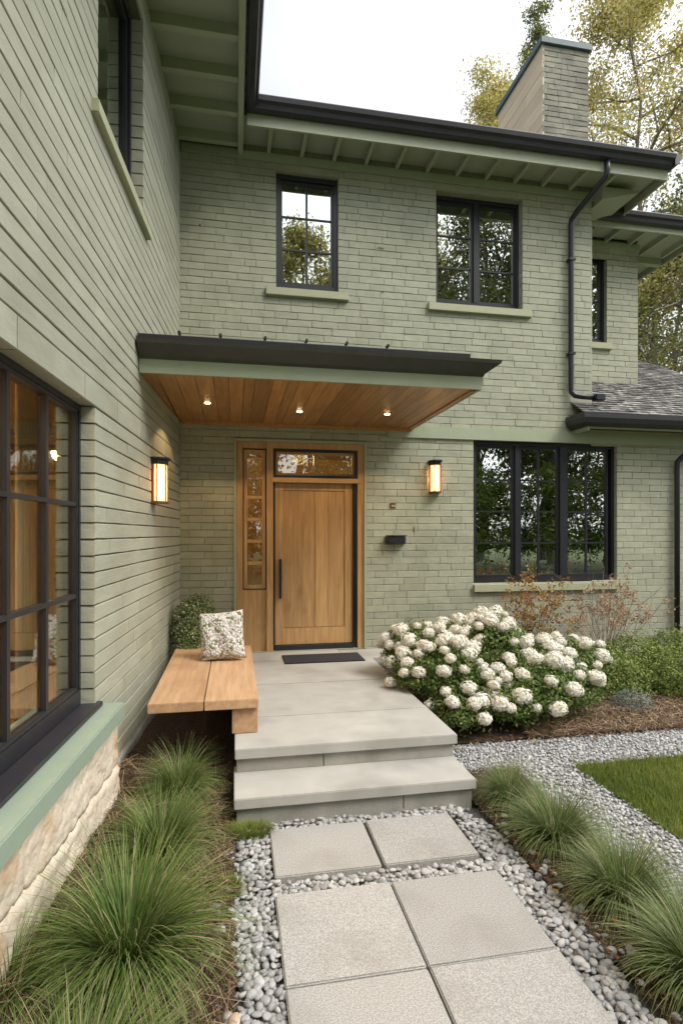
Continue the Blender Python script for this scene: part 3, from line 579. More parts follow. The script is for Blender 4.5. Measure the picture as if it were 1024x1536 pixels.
m = MB(); m.tube([(-2.7, 4.2, 2.25), (-2.7, 4.2, 2.27), (-2.7, 4.2, 2.45)], [.16, .16, .10], 20); pd = m.build('pendant_lamp', m_pend, house, smooth=False)
m = MB(); m.tube([(-2.7, 4.2, 2.45), (-2.7, 4.2, 3.3)], .006, 6); m.build('cord', m_black, pd)
for (lx, ly, lz, e) in [(-2.9, 4.3, 2.1, 85), (-3.2, 2.0, 2.6, 75)]:
    pl_ = bpy.data.lights.new('room lamp', 'POINT'); pl_.energy = e; pl_.color = (1, .66, .34); pl_.shadow_soft_size = .12
    po = bpy.data.objects.new('room_lamp', pl_); COL.objects.link(po); po.parent = house; po.location = Vector((lx, ly, lz)) - ORI['brick_house']
m = MB(); m.tube([(.9, 7.85, 3.06), (.9, 7.85, 3.098)], [.13, .15], 18); m.build('unseen_hall_lamp', m_pend, house)  # fitting and its light added out of view to warm the hall
pl_ = bpy.data.lights.new('unseen hall light', 'POINT'); pl_.energy = 14; pl_.color = (1, .68, .36); pl_.shadow_soft_size = .12
po = bpy.data.objects.new('unseen_hall_light', pl_); COL.objects.link(po); po.parent = house; po.location = Vector((.9, 8.0, 2.92)) - ORI['brick_house']

# --- eaves
ZS = 6.60
m = MB(); m.box(.06, 5.66, 6.66, W + .0, ZS + .085, ZS + .105, .5); m.box(4.96, 5.66, W, 8.2, ZS + .085, ZS + .105, .5)
m.box(-.9, .04, 2.5, W + .1, ZS + .085, ZS + .105, .5); m.build('soffit_boards', m_soffit, house)
for k in range(12):
    x = .42 + k * .415; m = MB(); m.box(x - .022, x + .022, 6.655, W - .02, ZS, ZS + .087, .5); m.build('rafter', m_rafter, house)
for yy in (7.55, 7.95):
    m = MB(); m.box(4.95, 5.66, yy - .022, yy + .022, ZS, ZS + .087, .5); m.build('rafter', m_rafter, house)
for k in range(9):
    yy = 7.00 - k * .5; m = MB(); m.box(XL(yy) - .02, .035, yy - .035, yy + .035, ZS - .03, ZS + .087, .5); m.build('rafter', m_rafter, house)
m = MB(); m.sweep([(0, ZS - .03), (.03, ZS - .03), (.03, ZS + .20), (0, ZS + .20)], [(.14, 6.66), (5.68, 6.66), (5.68, 9.0)]); m.build('fascia_board', m_rafter, house)
m = MB(); m.box(.037, .10, 2.5, W - .02, ZS - .06, ZS + .20, .5); m.build('fascia_board', m_rafter, house)
m = MB(); m.box(XL(5) - .08, XL(5) + .08, 2.5, 5, ZS + .02, ZS + .084, .5); m.build('wing_frieze', m_trim, house)
# boxed return at the right end of the main eave
m = MB(); m.add([(4.955, 6.95, 6.42), (5.50, 6.95, 6.56), (5.50, 8.0, 6.56), (4.955, 8.0, 6.42), (4.955, 6.95, 6.598), (5.50, 6.95, 6.598), (5.50, 8.0, 6.598), (4.955, 8.0, 6.598)],
              [(0, 1, 2, 3), (4, 5, 6, 7), (0, 1, 5, 4), (1, 2, 6, 5), (2, 3, 7, 6), (3, 0, 4, 7)], .5); m.build('eave_return', m_soffit, house)
gp = [(.0, ZS + .105), (.03, ZS + .095), (.085, ZS + .115), (.10, ZS + .16), (.13, ZS + .185), (.14, ZS + .235), (.13, ZS + .25), (0, ZS + .25)]
def gshift(p, dz, k=1.0): return [(o * k + .032, z + dz) for o, z in p]
m = MB(); m.sweep(gshift(gp, 0), [(.10, 1.0), (.10, 6.66)][0:1] + [(.10, 6.66)] + [(5.72, 6.66)]); m.build('gutter', m_gutter, house)
m = MB(); m.sweep([(.0, ZS + .10), (.06, ZS + .12), (.09, ZS + .22), (.09, ZS + .25), (0, ZS + .25)], [(5.712, 6.505), (5.712, 9.0)]); m.build('rake_trim', m_gutter, house)
# main roof planes (low pitch)
m = MB(); m.add([(.22, 6.56, ZS + .24), (5.78, 6.56, ZS + .24), (3.0, 9.5, 7.95), (-2, 9.5, 7.95), (5.78, 12.4, ZS + .24), (-2, 12.4, ZS + .24)], [(0, 1, 2, 3), (1, 4, 2), (4, 5, 3, 2)], .5)
m.add([(.22, -2, ZS + .24), (.22, 6.56, ZS + .24), (-2, 9.5, 7.95), (-3, 6, 7.9), (-3, -2, 7.9)], [(0, 1, 2, 3, 4)], .5)
m.build('main_roof', m_shake, house, smooth='raw')
# wing eave
ZW = 6.46
m = MB(); m.box(4.98, 7.17, 7.62, 8.03, ZW + .06, ZW + .08, .5); m.box(6.372, 7.17, 8.03, 12, ZW + .06, ZW + .08, .5); m.build('wing_soffit', m_soffit, house)
for k in range(5):
    x = 5.35 + k * .42; m = MB(); m.box(x - .022, x + .022, 7.62, 8.03 if x < 6.37 else 8.3, ZW - .02, ZW + .062, .5); m.build('rafter', m_rafter, house)
for yy in (8.5, 9.1, 9.7):
    m = MB(); m.box(6.375, 7.15, yy - .05, yy + .05, ZW - .05, ZW + .062, .5); m.build('rafter', m_rafter, house)
m = MB(); m.sweep([(0, ZW - .03), (.03, ZW - .03), (.03, ZW + .16), (0, ZW + .16)], [(4.99, 7.61), (7.19, 7.61), (7.19, 12)]); m.build('fascia_board', m_rafter, house)
m = MB(); m.sweep([(o * .85 + .032, z - ZS + ZW - .05) for o, z in gp], [(4.99, 7.61), (7.19, 7.61), (7.19, 12)]); m.build('gutter', m_gutter, house)
m = MB(); m.add([(4.9, 7.5, ZW + .18), (7.3, 7.5, ZW + .18), (7.3, 12, ZW + .18), (4.9, 12, ZW + .18), (6.0, 9.2, 7.0), (6.0, 10.5, 7.0)], [(0, 1, 4), (1, 2, 5, 4), (2, 3, 5), (3, 0, 4, 5)], .5); m.build('wing_roof', m_shake, house, smooth='raw')
# low shingled roof
SL = .65
def rz(y): return 3.42 + SL * (y - 6.80)
m = MB(); dy, dz = .0, 0; row = .088; rr = random.Random(3)
nrm = Vector((0, -SL, 1)).normalized(); upv = Vector((0, 1, SL)).normalized()
for r in range(34):
    s0 = r * row; y0 = 6.76 + s0 * upv.y; x = 4.50 + rr.uniform(0, .1); z0 = rz(y0)
    xl = 4.60 if y0 < W - .03 else 4.94
    if y0 > 9.25: break
    xmax = 9.0 if y0 < 8.0 else 9.0 - (y0 - 8.0) * .9
    xr = 7.31 - (y0 - 9.23) * .67
    lo_x = xl if y0 < 8.0 else 6.38
    x = lo_x
    while x < min(xmax, xr if y0 > 7.0 else 9.0):
        wd = rr.uniform(.07, .17); e = x + wd; th = rr.uniform(.010, .020); ov = rr.uniform(-.006, .006)
        p = Vector((0, y0, z0)) + upv * ov; q = Vector((0, y0, z0)) + upv * (row * 1.7)
        a = p + nrm * (.012 + th); b = q + nrm * .004; c = p + nrm * .0; d = q - nrm * .006
        m.add([(x, c.y, c.z), (e - .004, c.y, c.z), (e - .004, d.y, d.z), (x, d.y, d.z), (x, a.y, a.z), (e - .004, a.y, a.z), (e - .004, b.y, b.z), (x, b.y, b.z)],
              [(3, 2, 1, 0), (4, 5, 6, 7), (0, 1, 5, 4), (1, 2, 6, 5), (2, 3, 7, 6), (3, 0, 4, 7)], rr.random() ** 1.5)
        x = e
m.build('shingle_roof', m_shake, house, smooth='raw')
m = MB(); a_, b_ = 6.78, 9.23
m.add([(4.61, a_, rz(a_) - .02), (9.0, a_, rz(a_) - .02), (9.0, 7.0, rz(7.0) - .02), (7.31, b_, rz(b_) - .02), (6.38, b_, rz(b_) - .02), (6.38, 8.03, rz(8.03) - .02), (4.95, 8.03, rz(8.03) - .02), (4.95, W + .01, rz(W) - .02), (4.61, W - .02, rz(W) - .02)], [tuple(range(9))], .2)
m.add([(9.0, 7.0, rz(7.0) - .02), (7.31, b_, rz(b_) - .02), (7.31, 12, rz(b_) - .1), (9.2, 12, 3.4)], [(0, 1, 2, 3)], .2)
m.add([(4.65, 6.80, 3.27), (9.0, 6.80, 3.27), (9.0, W - .03, 3.27), (4.65, W - .03, 3.27), (4.65, 6.80, 3.29), (9.0, 6.80, 3.29), (9.0, W - .03, 3.29), (4.65, W - .03, 3.29)], [(0, 1, 2, 3), (4, 5, 6, 7), (0, 1, 5, 4), (3, 0, 4, 7)], .2)
m.build('roof_deck', m_dim, house, smooth='raw')
m = MB(); m.box(4.623, 4.66, 6.80, W - .02, 3.21, 3.42, .5); m.box(4.66, 9.0, 6.80, 6.83, 3.24, 3.40, .5); m.build('fascia_board', m_trim, house)
lg = [(0, 3.26), (.05, 3.265), (.095, 3.30), (.12, 3.36), (.12, 3.43), (.10, 3.435), (0, 3.42)]
m = MB(); m.sweep(lg, [(4.62, W - .03), (4.62, 6.797), (9.0, 6.797)]); m.build('gutter', m_gutter, house)

# downspouts
def rect_spout(mb, pts, w_=.038, d_=.03):
    mb.tube(pts, w_, 10)
m = MB(); rect_spout(m, [(4.78, 6.60, 6.72), (4.78, 6.60, 6.58), (4.775, 6.62, 6.50), (4.60, 6.98, 6.24), (4.57, 7.07, 6.17), (4.57, 7.085, 6.10), (4.57, 7.085, 3.86), (4.575, 7.08, 3.78), (4.61, 7.06, 3.735), (4.68, 7.04, 3.72), (4.88, 6.99, 3.70)])
ds = m.build('downspout', m_black, house, smooth=True)
m = MB(); m.box(4.84, 4.99, 6.92, 7.03, 3.65, 3.74, .5); m.build('spout_shoe', m_black, ds, bevel=.012)
for z in (4.3, 5.6):
    m = MB(); m.box(4.525, 4.615, 7.04, 7.135, z, z + .03, .5); m.build('bracket', m_black, ds)
m = MB(); rect_spout(m, [(6.62, 6.74, 3.30), (6.62, 6.74, 3.20), (6.58, 6.78, 3.12), (6.30, 7.04, 2.93), (6.25, 7.08, 2.86), (6.25, 7.085, 2.75), (6.25, 7.085, .02)])
m.build('downspout', m_black, house, smooth=True)

# --- chimney
ch = empty('chimney', (5.06, 8.5, 5.0)); ch.parent = house; ch.location = Vector((5.06, 8.5, 5.0)) - ORI['brick_house']
m = MB(ECH); brick_courses(m, 4.672, 5.46, 5.0, 9.40, [], .085, (.10, .42), .006, 12, jit=.004); m.build('chimney_face', m_chim, ch)
m = MB(); m.box(4.69, 5.45, 8.014, 9.5, 5.0, 9.398, .4); m.build('chimney_joints', m_chim, ch)
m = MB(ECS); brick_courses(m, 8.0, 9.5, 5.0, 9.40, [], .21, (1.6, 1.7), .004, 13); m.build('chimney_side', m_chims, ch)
m = MB(); m.box(4.63, 5.50, 7.96, 9.54, 9.402, 9.50, .5); m.box(4.66, 5.47, 7.99, 9.5, 9.50, 9.53, .3); m.build('chimney_cap', m_cap, ch, bevel=.006)

# --- canopy
CY0, CX1 = 5.0, 2.26
cx0 = lambda y: XL(y) + .005
can = empty('entrance_canopy', (.8, 6, 3.2)); can.parent = house; can.location = Vector((.8, 6, 3.2)) - ORI['brick_house']
m = MB(); x = -.80; rr = random.Random(21)
while x < CX1 - .02:
    e = min(x + rr.choice([.10, .135, .135, .16]), CX1 - .005); a = x if x > cx0(6) else None; t = rr.random()
    y0 = CY0 + .04
    xa = x
    if xa < -.66: 
        m.add([(max(xa, cx0(y0)), y0, 3.2), (e - .004, y0, 3.2), (e - .004, W - .03, 3.2), (max(xa, cx0(W)), W - .03, 3.2), (max(xa, cx0(y0)), y0, 3.22), (e - .004, y0, 3.22), (e - .004, W - .03, 3.22), (max(xa, cx0(W)), W - .03, 3.22)], [(3, 2, 1, 0), (4, 5, 6, 7), (0, 1, 5, 4), (1, 2, 6, 5), (2, 3, 7, 6), (3, 0, 4, 7)], t) if e > -.62 or True else None
    else: m.box(xa, e - .004, y0, W - .03, 3.2, 3.22, t)
    x = e
m.build('ceiling_boards', m_cedar, can)
m = MB(); m.box(-.79, CX1 - .01, CY0 + .02, W - .01, 3.222, 3.42, .5); m.build('canopy_deck', m_black, can)
m = MB(); m.box(-.64, CX1, W - .055, W - .004, 3.165, 3.215, .9); m.box(CX1 - .045, CX1 - .01, CY0 + .06, W - .056, 3.185, 3.21, .4); m.build('ceiling_trim', m_cedar, can)
m = MB(); m.sweep([(0, 3.185), (.025, 3.185), (.03, 3.30), (0, 3.30)], [(cx0(CY0) + .0, CY0), (CX1, CY0), (CX1, W - .01)]); m.build('fascia_board', m_trim, can)
cp = [(0, 3.302), (.035, 3.302), (.045, 3.325), (.155, 3.40), (.165, 3.43), (0, 3.45)]
m = MB(); m.sweep(cp, [(cx0(CY0) - .0, CY0), (CX1, CY0), (CX1, W - .01)]); m.build('gutter', m_canopym, can)
m = MB(); m.sweep([(0, 3.45), (.11, 3.434), (.115, 3.480), (.105, 3.488), (.0, 3.50)], [(cx0(CY0) - .0, CY0), (CX1 - .13, CY0)]); m.build('top_flashing', m_gutter, can)
m = MB(); m.add([(-.76, CY0, 3.495), (CX1, CY0, 3.45), (CX1, W - .01, 3.52), (-.66, W - .01, 3.56)], [(0, 1, 2, 3)], .5); m.build('canopy_roof', m_canopym, can, smooth='raw')
for px in (-.46, -.12, .26, .62, .98, 1.36):
    m = MB(); m.tube([(px, 4.95, 3.48), (px, 4.95, 3.525)], .008, 8); m.tube([(px, 4.92, 3.525), (px, 4.98, 3.525)], .014, 8); m.build('snow_guard', m_black, can)
for (lx, ly) in ((-.28, 6.05), (.71, 6.28), (1.71, 6.24)):
    m = MB(); m.tube([(lx, ly, 3.194), (lx, ly, 3.201)], [.045, .052], 20); d = m.build('downlight', m_copper, can)
    m = MB(); m.tube([(lx, ly, 3.188), (lx, ly, 3.193)], .030, 18); m.build('lens', m_down, d)
    sp = bpy.data.lights.new('downlight beam', 'SPOT'); sp.energy = 13; sp.spot_size = R(120); sp.color = (1, .66, .34); sp.shadow_soft_size = .03
    s_ = bpy.data.objects.new('downlight_beam', sp); COL.objects.link(s_); s_.parent = can; s_.location = Vector((lx, ly, 3.17)) - Vector((.8, 6, 3.2))

# ================================================================= WALL FIXTURES
def lantern(name, emb, u, z0, z1, hw, label):
    r = empty(name, emb(u, 0, z0)); tag(r, label, 'wall lamp', 'lit wall lanterns beside the entrance'); d = .13
    m = MB(emb); m.box(u - hw * .8, u + hw * .8, .0, .018, z0 + .01, z1 - .01, .3); m.build('back_plate', m_copper, r)
    def half(zz0, zz1, k=1.0, o=0):
        pr_ = [(u - hw * k, .004), (u - hw * k, d * .45 * k), (u - hw * .5 * k, d * k), (u + hw * .5 * k, d * k), (u + hw * k, d * .45 * k), (u + hw * k, .004)]
        mm = MB(emb); n_ = 6; mm.add([(a, b, zz0) for a, b in pr_] + [(a, b, zz1) for a, b in pr_], [tuple(range(n_)), tuple(range(n_, 2 * n_))] + [(i, (i + 1) % n_, n_ + (i + 1) % n_, n_ + i) for i in range(n_)], .5); return mm
    half(z1 - .02, z1, 1.22).build('cap', m_black, r, bevel=.004)
    half(z1 - .065, z1 - .021, 1.02).build('collar', m_black, r)
    half(z0, z0 + .022, 1.05).build('base', m_copper, r, bevel=.003)
    m = MB(emb); fw = .009
    for (a, b) in [(u - hw, .03), (u - hw, d * .45), (u - hw * .5, d), (u + hw * .5, d), (u + hw, d * .45), (u + hw, .03)]: m.box(a - fw / 2, a + fw / 2, b - fw, b, z0 + .022, z1 - .065, .5)
    m.build('cage', m_copper, r)
    k = .94; pr_ = [(u - hw * k, .02), (u - hw * k, d * .45 * k), (u - hw * .5 * k, d * k), (u + hw * .5 * k, d * k), (u + hw * k, d * .45 * k), (u + hw * k, .02)]
    m = MB(emb); m.add([(a, b, z0 + .023) for a, b in pr_] + [(a, b, z1 - .066) for a, b in pr_], [(i, i + 1, 7 + i, 6 + i) for i in range(5)], .5); m.build('lamp_glass', m_lampglass, r)
    c = emb(u, d * .5, 0); m = MB(); m.tube([(c[0], c[1], z0 + .07), (c[0], c[1], z1 - .10)], .024, 12); m.build('bulb', m_bulb, r)
lantern('wall_lantern', EL, 5.56, 2.11, 2.54, .095, 'lit copper lantern on the left wing wall beside the canopy')
lantern('wall_lantern', EB, 2.60, 2.36, 2.79, .075, 'lit copper lantern on the brick wall right of the oak door')
m = MB(EB); pts = [(1.92, .004), (1.95, .10), (2.17, .11), (2.21, .004)]
m.add([(a, b, 1.70) for a, b in pts] + [(a, b, 1.795) for a, b in pts], [(0, 1, 2, 3), (4, 5, 6, 7), (0, 1, 5, 4), (1, 2, 6, 5), (2, 3, 7, 6), (3, 0, 4, 7)], .5)
bx = m.build('letter_box', m_black, origin=(2.06, W, 1.70), bevel=.006); tag(bx, 'small black letter box on the brick wall right of the door', 'letter box')
m = MB(EB); m.box(1.935, 2.195, .006, .118, 1.796, 1.806, .5); m.build('lid', m_black, bx, bevel=.003)
bell = empty('doorbell', (2.03, W, 2.2)); tag(bell, 'small bronze doorbell on the brick wall above the letter box', 'doorbell')
m = MB(EB); m.box(1.99, 2.07, .0, .014, 2.165, 2.225, .5); m.build('plate', m_copper, bell, bevel=.005)
m = MB(EB); m.box(2.005, 2.06, .014, .026, 2.172, 2.198, .5); m.build('button', M('pale metal', (.4, .38, .34), (.5, .48, .44), rough=.35, metal=.5), bell, bevel=.004)
# chipped spots in the painted brick
chips = MB(EB)
for (cx_, cz_, w_, h_) in [(2.32, 1.88, .024, .085), (1.87, 5.55, .10, .022), (1.89, 4.98, .035, .03), (-.42, 5.62, .03, .035), (.14, 3.6, .02, .02)]:
    k = 9; pts = [(cx_ + math.cos(i * 2 * math.pi / k) * w_ / 2 * random.uniform(.7, 1.2), .0035, cz_ + math.sin(i * 2 * math.pi / k) * h_ / 2 * random.uniform(.6, 1.2)) for i in range(k)]
    chips.add(pts + [(a, -.006, c) for a, b, c in pts], [tuple(range(k))] + [(i, (i + 1) % k, k + (i + 1) % k, k + i) for i in range(k)], .5)
chips.build('chipped_spots', m_bedg, house)

# door mat
m = MB(); m.box(.56, 1.50, 6.42, 6.86, .3405, .352, .5); o = m.build('door_mat', m_mat, origin=(1.0, 6.6, .34), bevel=.004); tag(o, 'thin black rubber mat in front of the oak door', 'door mat')

# ================================================================= BENCH
be = empty('timber_bench', (-.2, 5.3, .34)); tag(be, 'low oak plank bench along the left wall at the edge of the porch', 'bench')
m = MB(); m.box(-.615, -.225, 4.22, 6.25, .535, .605, .35); m.box(-.218, .172, 4.22, 6.25, .535, .605, .75); m.build('seat', m_bench, be, bevel=.005)
m = MB(); m.box(-.02, .168, 4.26, 4.42, .342, .534, .15); m.build('leg', m_bench, be, bevel=.004)
m = MB(); m.box(-.02, .168, 5.95, 6.11, .342, .534, .25); m.build('leg', m_bench, be, bevel=.004)
m = MB(); m.box(-.56, -.44, 5.95, 6.11, .02, .534, .25); m.build('leg', m_bench, be, bevel=.004)
# cushion
def cushion():
    n = 22; V = []; F = []
    for s in (1, -1):
        for i in range(n + 1):
            for j in range(n + 1):
                u, v_ = i / n * 2 - 1, j / n * 2 - 1; e = (1 - u ** 4) * (1 - v_ ** 4)
                pin = 1 - .07 * (1 - abs(u)) * 0 - .06 * (1 - u * u) * abs(v_) ** 3 - .0
                pin2 = 1 - .06 * (1 - v_ * v_) * abs(u) ** 3
                t = .085 * max(e, 0) ** .45
                t += .008 * math.sin(u * 7 + v_ * 3) * max(e, 0)
                V.append((u * .215 * pin2, s * t, v_ * .235 * pin))
    q = (n + 1) ** 2
    for s in range(2):
        for i in range(n):
            for j in range(n):
                a = s * q + i * (n + 1) + j; F.append((a, a + 1, a + n + 2, a + n + 1) if s else (a, a + n + 1, a + n + 2, a + 1))
    me = bpy.data.meshes.new('cushion'); me.from_pydata(V, [], F); bm = bmesh.new(); bm.from_mesh(me); bmesh.ops.remove_doubles(bm, verts=bm.verts, dist=.0005); bmesh.ops.recalc_face_normals(bm, faces=bm.faces); bm.to_mesh(me); bm.free()
    setv(me, np.full(len(me.polygons), .5)); me.materials.append(m_pillow); me.polygons.foreach_set('use_smooth', [True] * len(me.polygons))
    o = bpy.data.objects.new('cushion', me); COL.objects.link(o); return o
o = cushion(); o.location = (-.12, 5.60, .605 + .232); o.rotation_euler = (R(-14), R(-5), R(-6)); tag(o, 'white cushion with tiny green and mauve flower print leaning on the bench', 'cushion')

# ================================================================= PLANTS
def clump(name, n, h, spread, mat, wd=.0035, seg=7, seed=0, droop=1.0, base=.06):
    r_ = np.random.default_rng(seed); a = r_.uniform(0, 6.283, n); q = r_.uniform(0, 1, n) ** .75
    L = h * r_.uniform(.5, 1.18, n); rb = base * np.sqrt(r_.uniform(0, 1, n)); jx = r_.normal(0, .25, n)
    o = np.stack([np.cos(a), np.sin(a), 0 * a], 1); s = np.stack([-np.sin(a + jx), np.cos(a + jx), 0 * a], 1); B = o * rb[:, None]
    th0 = .15 + q * .75 * spread; bend = (.35 + q * 1.55 * spread) * droop * r_.uniform(.7, 1.25, n)
    rows = []; p = B.copy(); side = np.zeros(n); cur = r_.normal(0, .25, n)
    for k in range(seg + 1):
        t = k / seg; ww = (wd * (1 - t ** 1.8 * .9) * (.55 + .45 * min(1, t * 4)))
        rows += [p - s * ww / 2, p + s * ww / 2]
        ang = th0 + bend * (t ** 1.5); dd = o * np.sin(ang)[:, None] + np.array([0, 0, 1]) * np.cos(ang)[:, None] + s * (cur * t)[:, None]
        p = p + dd * (L / seg)[:, None]; p[:, 2] = np.maximum(p[:, 2], .004)
    V = np.stack(rows, 1); m_ = 2 * (seg + 1); F = np.array([[2 * k, 2 * k + 1, 2 * k + 3, 2 * k + 2] for k in range(seg)])[None] + (np.arange(n) * m_)[:, None, None]
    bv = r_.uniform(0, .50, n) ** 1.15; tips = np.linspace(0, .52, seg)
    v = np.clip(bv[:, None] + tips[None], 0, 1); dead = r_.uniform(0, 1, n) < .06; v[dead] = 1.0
    return build_np(name, V.reshape(-1, 3), F.reshape(-1, 4), v.ravel(), mat)
def place(o, x, y, z, s, rz_, label, cat, group):
    o.location = (x, y, z); o.scale = (s, s, s) if not isinstance(s, tuple) else s; o.rotation_euler = (0, 0, rz_); return tag(o, label, cat, group)
gL = 'fountain grasses in the left bed'
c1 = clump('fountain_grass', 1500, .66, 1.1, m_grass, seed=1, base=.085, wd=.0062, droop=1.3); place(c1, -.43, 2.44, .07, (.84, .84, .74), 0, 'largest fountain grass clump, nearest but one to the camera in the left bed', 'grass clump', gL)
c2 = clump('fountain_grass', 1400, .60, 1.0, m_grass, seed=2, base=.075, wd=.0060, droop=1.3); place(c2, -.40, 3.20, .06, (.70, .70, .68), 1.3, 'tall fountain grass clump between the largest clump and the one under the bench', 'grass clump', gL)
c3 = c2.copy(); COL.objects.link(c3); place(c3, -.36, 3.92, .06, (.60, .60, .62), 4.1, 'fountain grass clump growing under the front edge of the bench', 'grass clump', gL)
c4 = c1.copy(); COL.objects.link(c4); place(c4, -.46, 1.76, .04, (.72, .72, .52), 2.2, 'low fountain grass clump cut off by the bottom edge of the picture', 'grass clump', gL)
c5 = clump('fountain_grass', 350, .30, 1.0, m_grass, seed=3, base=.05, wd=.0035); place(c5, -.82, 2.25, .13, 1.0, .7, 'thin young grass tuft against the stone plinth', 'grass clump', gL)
gR = 'sedges in the right strip'
d1 = clump('sedge_clump', 1500, .42, 1.0, m_grassr, wd=.0046, seed=5, droop=1.15, base=.07)
d2 = clump('sedge_clump', 1500, .40, 1.0, m_grassr, wd=.0046, seed=6, droop=1.25, base=.07)
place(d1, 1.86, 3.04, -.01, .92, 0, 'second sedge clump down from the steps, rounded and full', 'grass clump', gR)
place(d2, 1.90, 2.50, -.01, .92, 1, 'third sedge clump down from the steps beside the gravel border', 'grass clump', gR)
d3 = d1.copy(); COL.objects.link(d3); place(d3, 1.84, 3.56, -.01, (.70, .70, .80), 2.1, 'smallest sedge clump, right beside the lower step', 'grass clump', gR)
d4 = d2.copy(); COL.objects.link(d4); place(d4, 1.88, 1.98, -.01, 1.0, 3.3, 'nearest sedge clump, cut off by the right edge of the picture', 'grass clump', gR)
d5 = clump('moss_tuft', 1500, .10, .9, m_lawn, wd=.003, seg=3, seed=8, base=.10); place(d5, .09, 3.50, -.03, (1.1, .6, 1.0), 0, 'small bright green grass tuft at the left foot of the steps', 'grass tuft', None)
d6 = clump('moss_tuft', 500, .08, 1.0, m_lawn, wd=.003, seg=3, seed=9, base=.05); place(d6, -.03, 2.95, -.01, 1.0, 0, 'tiny green tuft at the edge of the left pebbles', 'grass tuft', None)

def leaves(P, Nn, size, asp=.5, vv=None, seed=0):
    n = len(P); r_ = np.random.default_rng(seed); Nn = Nn + r_.normal(0, .55, Nn.shape); Nn /= np.linalg.norm(Nn, axis=1)[:, None] + 1e-9
    t = r_.normal(0, 1, (n, 3)); a = t - Nn * (t * Nn).sum(1)[:, None]; a /= np.linalg.norm(a, axis=1)[:, None] + 1e-9; b = np.cross(Nn, a)
    L = (size * r_.uniform(.7, 1.3, n))[:, None]; Wd = L * asp
    V = np.stack([P - a * L / 2, P + b * Wd / 2 + Nn * L * .12, P + a * L / 2, P - b * Wd / 2 + Nn * L * .12], 1)
    F = np.arange(4 * n).reshape(-1, 4); v = r_.uniform(0, 1, n) if vv is None else vv
    return V.reshape(-1, 3), F, v
def blob_points(n, blobs, r_):
    # points near the surface of lumpy ellipsoids
    B = np.array(blobs, dtype=float); vol = (B[:, 3] * B[:, 4] * B[:, 5]) ** .67; idx = r_.choice(len(B), n, p=vol / vol.sum()); b = B[idx]
    d = r_.normal(0, 1, (n, 3)); d[:, 2] = np.abs(d[:, 2]) * .95 - .25; d /= np.linalg.norm(d, axis=1)[:, None]
    lump = 1 + .10 * np.sin(d[:, 0] * 9 + b[:, 0] * 5) * np.cos(d[:, 1] * 8 + b[:, 1] * 3) + .07 * np.sin(d[:, 2] * 13)
    rad = (1 - .32 * r_.uniform(0, 1, n) ** 1.6) * lump * np.where(r_.uniform(0, 1, n) < .06, r_.uniform(1, 1.22, n), 1)
    return b[:, :3] + d * b[:, 3:6] * rad[:, None], d
# hydrangeas: (blobs, seed, label)
def flowerhead(seed, n=210):
    r_ = np.random.default_rng(seed); d = r_.normal(0, 1, (n, 3)); d /= np.linalg.norm(d, axis=1)[:, None]; P = d * (1 + .14 * r_.uniform(-1, 1, n)[:, None]) * np.array([1, 1, .86])
    V, F, v = leaves(P * .85, d, np.full(n, .36), .8, seed=seed); core = IC1_V * .80 * np.array([1, 1, .86])
    return np.concatenate([V, core]), F, v
FH = []
for s in range(4):
    V, F, v = flowerhead(40 + s); nq = len(F); me = bpy.data.meshes.new('flower_head')
    tri = IC1_F + nq * 4; me.from_pydata([tuple(p) for p in V], [], [tuple(f) for f in F] + [tuple(f) for f in tri]); setv(me, list(np.clip(v + .0, 0, 1)) + [.35] * len(tri)); me.materials.append(m_petal); FH.append(me)
def shrub(name, loc, blobs, n, size, mat, label, cat, seed, group=None, asp=.5, heads=None, twigs=10, vshift=0):
    r_ = np.random.default_rng(seed); root = empty(name, loc); tag(root, label, cat, group); L0 = np.array(loc)
    P, D = blob_points(n, blobs, r_); V, F, v = leaves(P + L0, D, np.full(n, size), asp, vv=np.clip(r_.normal(.45 + vshift, .25, n), 0, 1), seed=seed); build_np('foliage', V, F, v, mat, root)
    m = MB()
    for i in range(twigs):
        b = blobs[r_.integers(len(blobs))]; t = Vector((b[0] + r_.normal(0, b[3] * .4), b[1] + r_.normal(0, b[4] * .4), b[2] + b[5] * r_.uniform(.2, .8))); s0 = Vector((b[0] * .4, b[1] * .4, -.03))
        m.tube([tuple(Vector(loc) + s0), tuple(Vector(loc) + s0.lerp(t, .5) + Vector((0, 0, .03))), tuple(Vector(loc) + t)], [.008, .006, .003], 5)
    m.build('stems', m_twig, root)
    if heads:
        for (hx, hy, hz, hr) in heads:
            o = bpy.data.objects.new('flower_head', FH[r_.integers(4)]); COL.objects.link(o); o.parent = root; o.location = (hx, hy, hz); o.scale = (hr, hr, hr * r_.uniform(.85, 1)); o.rotation_euler = (r_.uniform(-.4, .4), r_.uniform(-.4, .4), r_.uniform(0, 6))
    return root
def heads_on(blobs, n, seed, rmin=.046, rmax=.102, zlo=.35, sep=.12):
    r_ = np.random.default_rng(seed); H = []
    for _ in range(n * 40):
        if len(H) >= n: break
        b = blobs[r_.integers(len(blobs))]; d = r_.normal(0, 1, 3); d /= np.linalg.norm(d)
        if d[1] > .5 or d[2] < zlo - 1 * (r_.uniform() < .22): continue
        if d[2] < -.1: continue
        p = np.array(b[:3]) + d * np.array(b[3:6]) * r_.uniform(.95, 1.14); rr_ = r_.uniform(rmin, rmax)
        if any(((p - np.array(bb[:3])) / np.array(bb[3:6]) @ ((p - np.array(bb[:3])) / np.array(bb[3:6]))) < .85 for bb in blobs): continue
        if any(np.linalg.norm(p - np.array(h[:3])) < sep for h in H): continue
        H.append((*p, rr_))
    return H
gh = 'white hydrangeas in the bed beside the porch'
